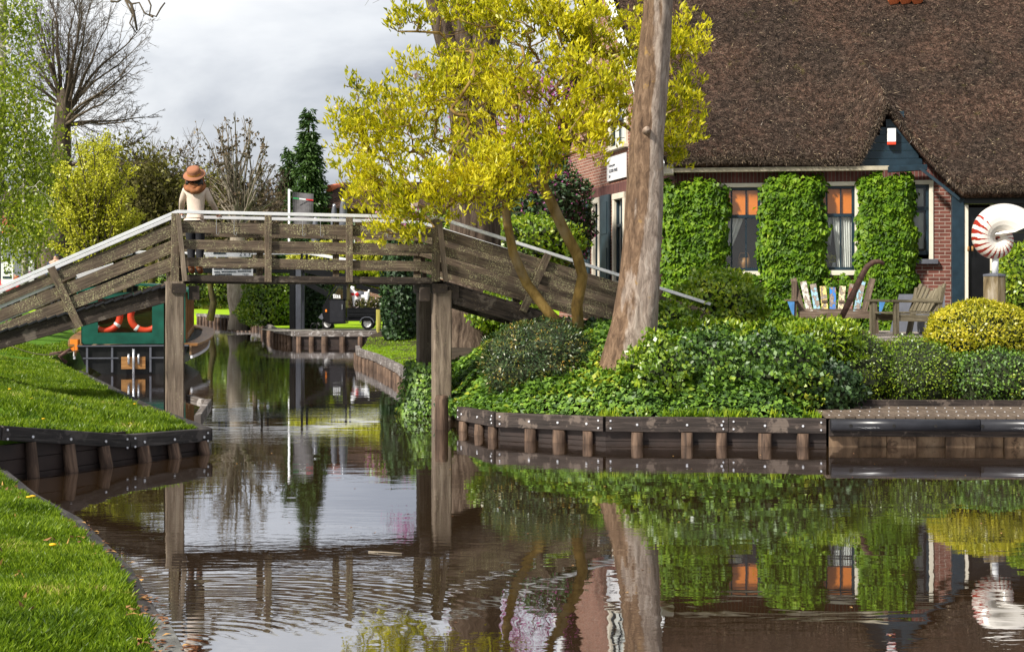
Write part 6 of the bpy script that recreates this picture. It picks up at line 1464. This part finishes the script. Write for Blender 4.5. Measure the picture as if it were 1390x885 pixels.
b = MB(); b.beam(C_(-.66, .37, .345), C_(.74, .37, .345), .03, .13); b.build('seat_apron', M['bench'], bc)
for sx in (-.74, .78):
    for f, z0, z1, tl_ in ((.42, 0, .60, 0), (-.08, 0, .98 if sx < 0 else .6, 0)):
        b = MB(); b.beam(C_(sx, f, z0), C_(sx-(.04 if sx > 0 else -.02), f, z1), .10, .07, bf); b.build('leg', M['bench'], bc)
    b = MB(); b.beam(C_(sx, -.14, .62), C_(sx, .5, .62), .13, .035); b.beam(C_(sx-.16, .44, .62), C_(sx+.1, .44, .62), .06, .03); b.build('armrest', M['bench'], bc)
    s_ = 1; x0 = sx-.17 if sx < 0 else sx+.06
    b = MB(); b.prism([C_(sx-.11, .48, .595), C_(sx+.02, .48, .595), C_(sx+.01, .48, .27)] if sx < 0 else [C_(sx+.05, .48, .595), C_(sx+.16, .48, .595), C_(sx+.05, .48, .3)], bf, .012); b.build('painted_triangle', M['sl_tri'], bc)
# weathered armchair bench seen from the side, facing left
c2 = Vector((7.42, 28.9, GZT)); wb2 = thing('weathered_bench', c2, 'greenish weathered wooden bench seen from the side, facing left beside the grey slab', 'bench')
d2 = Vector((-.22, .97, 0)).normalized(); f2 = Vector((-d2.y, d2.x, 0)); f2 = f2 if f2.x < 0 else -f2
def K_(x, f, z): return c2+d2*x+f2*f+Vector((0, 0, z))
for x in (0, .95):
    b = MB(); b.beam(K_(x, .62, 0), K_(x, .62, .60), .10, .08, f2); b.build('leg', M['bench2'], wb2)
    b = MB(); b.beam(K_(x, -.1, 0), K_(x, -.28, .85), .10, .08, f2); b.build('leg', M['bench2'], wb2)
    b = MB(); b.beam(K_(x, .72, .62), K_(x, -.24, .60), .13, .045); b.build('armrest', M['bench2'], wb2)
    b = MB(); b.beam(K_(x, .6, .32), K_(x, -.1, .30), .05, .12); b.build('side_rail', M['bench2'], wb2)
for f in (.55, .42, .29, .16, .03): b = MB(); b.beam(K_(-.03, f, .40), K_(.98, f, .40), .11, .03); b.build('seat_board', M['bench2'], wb2)
for i in range(7):
    x = .02+i*.15; z = .80+.12*abs(i-3)/3; b = MB(); b.beam(K_(x, -.12, .42), K_(x, -.33, z), .11, .028, f2); b.build('back_slat', M['bench2'], wb2)
b = MB(); b.beam(K_(-.03, -.2, .62), K_(.98, -.2, .62), .05, .08); b.build('back_rail', M['bench2'], wb2)
# plough
pg = thing('old_plough', W(1142, 440, 28.4), 'rusty old hand plough with a long curved wooden handle in front of the painted bench', 'plough')
b = MB(); b.tube(path([(1140, 436), (1150, 415), (1160, 395), (1170, 374), (1177, 362), (1185, 356), (1193, 355), (1200, 358)], 28.3), [.05, .055, .055, .055, .05, .048, .042, .03], 10); b.build('handle', M['rust'], pg)
b = MB(); b.tube(path([(1128, 432), (1150, 440), (1176, 455), (1203, 468)], 28.2), .055, 10); b.build('beam', M['bench'], pg)
b = MB(); pts = [W(1131, 440, 28.3)+Vector((math.cos(2*math.pi*i/20)*.14, math.sin(2*math.pi*i/20)*.05, math.sin(2*math.pi*i/20)*.10)) for i in range(21)]; b.tube(pts, .025, 6, cap=False); b.tube(path([(1125, 437), (1133, 431), (1142, 436)], 28.3), .03, 6); b.build('wheel', M['rust'], pg)
# grey slab leaning by the wall
b = MB(); p0 = W(1243, 450, 31.6); p0.z = GZT
b.prism([p0+Vector((-.5, -.02, 0)), p0+Vector((.55, -.1, 0)), p0+Vector((.62, .2, .72)), p0+Vector((-.25, .28, .72))][::-1], (0, 1, .3), .04); o = b.build('grey_slab', M['grey'], origin=p0); tag(o, 'dark grey table top leaning against the wall behind the weathered bench', 'table top')
b = MB(); p0 = W(1262, 447, 30.2); p0.z = GZT+.32; b.lathe(p0, [(.22, -.30), (.25, 0), (.2, .03), (.001, .035)], 18); b.tube([p0-Vector((0, 0, .3)), p0-Vector((0, 0, .32))], .2, 14); o = b.build('stone_planter', M['stone'], origin=p0-Vector((0, 0, .3))); tag(o, 'low grey stone planter beside the seat of the weathered bench', 'planter')
b = MB(); p0 = W(1064, 444, 31.2); p0.z = GZT; b.lathe(p0, [(.1, 0), (.14, .02), (.17, .2), (.15, .2), (.001, .18)], 14); o = b.build('dark_pot', M['plastic'], origin=p0); tag(o, 'small dark pot on the gravel left of the painted bench', 'pot')

# ------------------------------------------------------------ shell sculpture
SDp = 26.2; sc_ = W(1353, 324, SDp); sh = thing('shell_sculpture', W(1350, 372, SDp), 'white nautilus shell sculpture with red stripes on a white rod', 'sculpture')
def shellmat():
    m, nt, o = newmat('striped_shell'); uv = nt.nodes.new('ShaderNodeUVMap'); uv.uv_map = 'UVMap'; sp = nt.nodes.new('ShaderNodeSeparateXYZ'); nt.links.new(uv.outputs[0], sp.inputs[0])
    def mt(op, a, b=None, c=None):
        q = nt.nodes.new('ShaderNodeMath'); q.operation = op
        for i, val in enumerate((a, b, c)):
            if val is None: continue
            if isinstance(val, (int, float)): q.inputs[i].default_value = val
            else: nt.links.new(val, q.inputs[i])
        return q.outputs[0]
    wob = noise_n(nt, coords(nt, 'UV', (2, 3, 1)), 1.5, 2)
    fr = mt('FRACT', mt('ADD', sp.outputs[0], mt('MULTIPLY', wob, .5)))
    # stripe width grows to the rim (v = 0 hub, 1 rim)
    wdt_ = mt('MULTIPLY', mt('SUBTRACT', sp.outputs[1], .28), .80); on = mt('LESS_THAN', fr, wdt_)
    lim = mt('LESS_THAN', sp.outputs[0], 13.0); on = mt('MULTIPLY', on, lim)
    hub = mt('LESS_THAN', sp.outputs[0], -20.5); on = mt('MAXIMUM', on, hub)
    c = mixc(nt, on, (.72, .67, .6), (.30, .022, .01)); principled(nt, o, c, .22, 0, .5); return m
b = MB(); b_ = .128; pxm = SDp/FPX; n_ = 260; m_ = 22; phi0, phi1 = -3.4*math.pi, 5.85; rows = []; ri = 0
for i in range(n_+1):
    ph = phi0+(phi1-phi0)*i/n_; r = 22.5*math.exp(b_*ph)*pxm
    if ph > 3.4: r *= 1+.10*(ph-3.4)
    ang = -ph    # picture: right, down, left, top
    rin = 22.5*math.exp(b_*(ph-2*math.pi))*pxm*.30; ctr = (r+rin)/2; ra = (r-rin)/2; rb = r*.46
    row = []
    for k in range(m_):
        a = 2*math.pi*k/m_; rr = ctr+ra*math.cos(a); y = rb*math.sin(a)
        row.append((Vector((math.cos(ang)*rr, y, math.sin(ang)*rr)), (math.cos(a)+1)/2, ph))
    rows.append(row)
for i in range(n_):
    for k in range(m_):
        k2 = (k+1) % m_; q = [rows[i][k], rows[i][k2], rows[i+1][k2], rows[i+1][k]]
        b.face([sc_+p[0] for p in q], [(p[2]*3.2, p[1]) for p in q], True)
ins = [sc_+p[0]*1.0 for p in rows[-1]]; cen = sum(ins, Vector())/m_; back = sc_+(sum((p[0] for p in rows[-40]), Vector())/m_)
for k in range(m_): k2 = (k+1) % m_; b.face([ins[k], ins[k2], back+(ins[k2]-cen)*.2, back+(ins[k]-cen)*.2], [(20, .2)]*4, True)
b.build('shell', shellmat(), sh)
b = MB(); b.tube([W(1350.5, 374, SDp), W(1351.5, 344, SDp)], .052, 16); b.build('rod', M['white'], sh)
pp = W(1350, 372, SDp); ps = thing('wooden_post', (pp.x, pp.y, 1.2), 'thick weathered timber post with an eight-sided metal cap under the shell', 'post')
b = MB(); b.tube([(pp.x, pp.y, 1.1), (pp.x, pp.y, pp.z-.035)], [.185, .18], 8, smooth=False); b.build('post', wood('barked_post', (.06, .04, .02), (.2, .15, .08), (.42, .36, .28), .2, grain=8), ps)
b = MB(); b.lathe((pp.x, pp.y, pp.z-.035), [(.19, 0), (.185, .03), (.06, .05), (.001, .05)], 8, smooth=False); b.build('metal_cap', M['grey'], ps)

# ------------------------------------------------------------ people
def woman():
    D = 26.0; s = D/FPX
    c = P0+BU*.42+BN*1.08; D = c.y
    def Hp(px, py, d=0): return Vector(((px-CX)/FPX*D, D+d, CAMZ-(py-HY)/FPX*D))
    rt = thing('person', (Hp(264, 371).x, D, Hp(264, 371).z), 'woman in brown hat and cream jumper leaning on the bridge rail, seen from behind', 'person')
    # body: pelvis 0, waist 1, chest 2, neck 3, head 4..., arms, legs
    v = [Hp(265, 305), Hp(265.5, 291, .02), Hp(265, 270, .05), Hp(264.5, 252, .06), Hp(264.3, 246, .06), Hp(264.2, 239, .05), Hp(264.2, 232, .05),
         Hp(252, 259, .05), Hp(245, 272, .14), Hp(239, 284, .42), Hp(236.5, 288, .50),
         Hp(277.5, 259, .05), Hp(284.5, 273, .10), Hp(288.5, 287, .42), Hp(289, 290, .5),
         Hp(258.5, 312), Hp(259, 340, .04), Hp(259.5, 365), Hp(259, 369, .12), Hp(271.5, 312), Hp(271, 340, .04), Hp(270.5, 365), Hp(271, 369, .12)]
    E = [(0, 1), (1, 2), (2, 3), (3, 4), (4, 5), (5, 6), (3, 7), (7, 8), (8, 9), (9, 10), (3, 11), (11, 12), (12, 13), (13, 14), (0, 15), (15, 16), (16, 17), (17, 18), (0, 19), (19, 20), (20, 21), (21, 22)]
    r = [.11, .09, .095, .06, .045, .085, .085, .055, .042, .03, .03, .055, .042, .03, .03, .08, .055, .04, .03, .08, .055, .04, .03]
    body = skin_part('body', v, E, r, M['skin'], rt, 2, 0)
    # hands: palm and five bent fingers resting on the far rail
    for w_, sg in ((v[10], -1), (v[14], 1)):
        hv = [w_, w_+Vector((0, .05, -.005))]; he = [(0, 1)]; hr = [.026, .028]
        for k in range(4):
            x = (k-1.5)*.019; L_ = (.07, .08, .075, .06)[k]; i0 = len(hv); hv += [w_+Vector((x, .07, -.002)), w_+Vector((x*1.1, .07+L_*.5, -.012)), w_+Vector((x*1.15, .07+L_*.8, -.04))]; he += [(1, i0), (i0, i0+1), (i0+1, i0+2)]; hr += [.010, .009, .008]
        i0 = len(hv); hv += [w_+Vector((-sg*.035, .04, -.01)), w_+Vector((-sg*.05, .075, -.02))]; he += [(0, i0), (i0, i0+1)]; hr += [.011, .009]
        skin_part('hand', hv, he, hr, M['skin'], rt, 1, 0)
    # clothing follows the same skeleton, a little wider
    jv = [v[0]+Vector((0, 0, .08)), v[1], v[2], v[3]+Vector((0, 0, -.03)), v[7], v[8], v[9], v[11], v[12], v[13]]
    skin_part('jumper', jv, [(0, 1), (1, 2), (2, 3), (3, 4), (4, 5), (5, 6), (3, 7), (7, 8), (8, 9)], [(.155, .13), (.145, .125), (.17, .14), (.13, .11), .08, .056, .042, .075, .056, .042], M['jumper'], rt, 2, 1)
    tv = [v[1]+Vector((0, 0, -.06)), v[0]+Vector((0, 0, -.02)), v[15], v[16], v[17]+Vector((0, 0, .06)), v[19], v[20], v[21]+Vector((0, 0, .06))]
    skin_part('trousers', tv, [(0, 1), (1, 2), (2, 3), (3, 4), (1, 5), (5, 6), (6, 7)], [(.135, .11), (.15, .13), .10, .072, .058, .10, .072, .058], M['trousers'], rt, 2, 1)
    for i, j in ((17, 18), (21, 22)): skin_part('boot', [v[i]+Vector((0, 0, .05)), v[i]+Vector((0, 0, -.02)), v[j]+Vector((0, .05, 0))], [(0, 1), (1, 2)], [.055, .055, .04], M['boots'], rt, 2, 1)
    hd = v[5]
    # face features (turned away), ears
    fc = skin_part('face', [hd+Vector((0, .085, -.0)), hd+Vector((0, .115, -.015))], [(0, 1)], [.03, .014], M['skin'], rt, 1, 0)
    hv = [hd+Vector((0, -.005, .03)), hd+Vector((0, -.045, -.03)), hd+Vector((0, -.06, -.06)), hd+Vector((0, -.07, -.10)), hd+Vector((-.075, -.05, -.06)), hd+Vector((-.105, -.11, -.16)), hd+Vector((.075, -.05, -.06)), hd+Vector((.11, -.12, -.18))]
    skin_part('hair', hv, [(0, 1), (1, 2), (2, 3), (1, 4), (4, 5), (1, 6), (6, 7)], [.098, .10, .055, .032, .07, .045, .075, .05], M['hair'], rt, 2, 1)
    b = MB(); ct = Hp(264.3, 237.6, -.03); ax = Vector((-.06, -.60, .80)); b.lathe(ct, [(.172, -.012), (.182, -.002), (.177, .006), (.118, .018), (.112, .03), (.11, .085), (.098, .118), (.06, .132), (.001, .134)], 28, ax); b.lathe(ct, [(.160, -.012), (.1, .0), (.001, .02)], 28, ax); ht = b.build('hat', M['hat'], rt)
    b = MB(); b.lathe(ct, [(.1145, .024), (.1135, .048)], 28, ax); b.build('hat_band', M['hatband'], ht)
    sp = []; 
    b = MB(); cc = v[4]+Vector((0, -.03, -.03))
    for k, (rr, dz, tr) in enumerate(((.10, .01, .045), (.125, -.045, .042), (.105, .045, .034))):
        pts = [cc+Vector((math.cos(a)*rr*1.15, math.sin(a)*rr*.95, dz-.06*max(0, -math.sin(a))*1.5+.012*math.sin(3*a+k))) for a in np.linspace(0, 2*math.pi, 25)]; b.tube(pts, tr, 10, cap=False)
    b.tube([cc+Vector((-.08, -.10, -.05)), cc+Vector((-.01, -.135, -.14)), cc+Vector((.06, -.135, -.14)), cc+Vector((.12, -.09, -.04))], [.035, .05, .05, .035], 10); b.build('scarf', M['scarf'], rt)
woman()
def passer(px, py, D, lab, coat, hatm, sc=1.0):
    c = W(px, py, D); rt = thing('person', (c.x, c.y, c.z-1.6*sc), lab, 'person'); o = c-Vector((0, 0, 1.62*sc)); k = sc
    def p(x, y, z): return o+Vector((x, y, z))*k
    v = [p(0, 0, .92), p(0, 0, 1.15), p(0, 0, 1.4), p(0, 0, 1.5), p(0, 0, 1.62), p(-.2, 0, 1.38), p(-.26, -.03, 1.12), p(-.22, -.15, .95), p(.2, 0, 1.38), p(.26, -.03, 1.12), p(.24, -.12, .92), p(-.09, 0, .85), p(-.1, -.03, .48), p(-.1, 0, .06), p(-.1, -.13, .03), p(.09, 0, .85), p(.1, .02, .48), p(.1, .05, .06), p(.1, -.08, .03)]
    E = [(0, 1), (1, 2), (2, 3), (3, 4), (2, 5), (5, 6), (6, 7), (2, 8), (8, 9), (9, 10), (0, 11), (11, 12), (12, 13), (13, 14), (0, 15), (15, 16), (16, 17), (17, 18)]
    r = [x*k for x in [.13, .12, .12, .06, .1, .07, .05, .035, .07, .05, .035, .08, .06, .045, .035, .08, .06, .045, .035]]
    skin_part('body', v, E, r, M['skin'], rt, 2, 0)
    skin_part('coat', [v[0], v[1], v[2], v[5], v[6], v[7], v[8], v[9], v[10]], [(0, 1), (1, 2), (2, 3), (3, 4), (4, 5), (2, 6), (6, 7), (7, 8)], [x*k for x in [.17, .155, .15, .09, .07, .05, .09, .07, .05]], coat, rt, 2, 1)
    skin_part('trousers', [v[0], v[11], v[12], v[13], v[15], v[16], v[17]], [(0, 1), (1, 2), (2, 3), (0, 4), (4, 5), (5, 6)], [x*k for x in [.15, .1, .075, .06, .1, .075, .06]], M['trousers'], rt, 2, 0)
    skin_part('hair', [v[4]+Vector((0, .03, .04))*k, v[4]+Vector((0, .05, -.04))*k], [(0, 1)], [.105*k, .08*k], hatm, rt, 1, 0)
passer(14, 366, 50, 'person in a red jacket behind the left end of the bridge ramp', M['redcloth'], M['hair'])
passer(76, 347, 50, 'person in dark blue with a dark cap behind the left ramp post', M['bluecloth'], M['bluecloth'])

# floating twig and petals on the water
q = G(522, 750, .004); b = MB(); b.tube([q+Vector((-.13, .05, 0)), q+Vector((0, .0, .004)), q+Vector((.14, -.05, .002))], .006, 6); o = b.build('floating_twig', M['bark_pale'], origin=q); tag(o, 'thin pale twig floating on the water in front of the bridge', 'twig')
n = 110; X = rng.uniform(-4, 7, n); Y = rng.uniform(9.5, 20.5, n); k = (X > -1.2-.22*(Y-7)) & (X > -3.6); X, Y = X[k], Y[k]; P = np.stack([X, Y, np.full(len(X), .004)], 1)
tag(np_mesh('floating_petals', leaf_quads(P, unit(rnd_dir(len(X))*[1, 1, .02]), np.repeat([[0, 0, 1.0]], len(X), 0), .03, .02, .05), 4, M['litter'], origin=(1, 15, 0)), 'small leaves and petals scattered on the canal surface', 'leaves', kind='stuff')
# mooring rope of the tour boat
b = MB(); a_, c_ = B_(-.02, -1.3, .6), Vector((-12.2, 39.2, .75)); b.tube([a_.lerp(c_, u/8)+Vector((0, 0, -.18*math.sin(u/8*math.pi))) for u in range(9)], .014, 6); o = b.build('mooring_rope', M['bench2'], origin=a_); tag(o, 'slack mooring rope from the stern of the tour boat to the bank', 'rope')
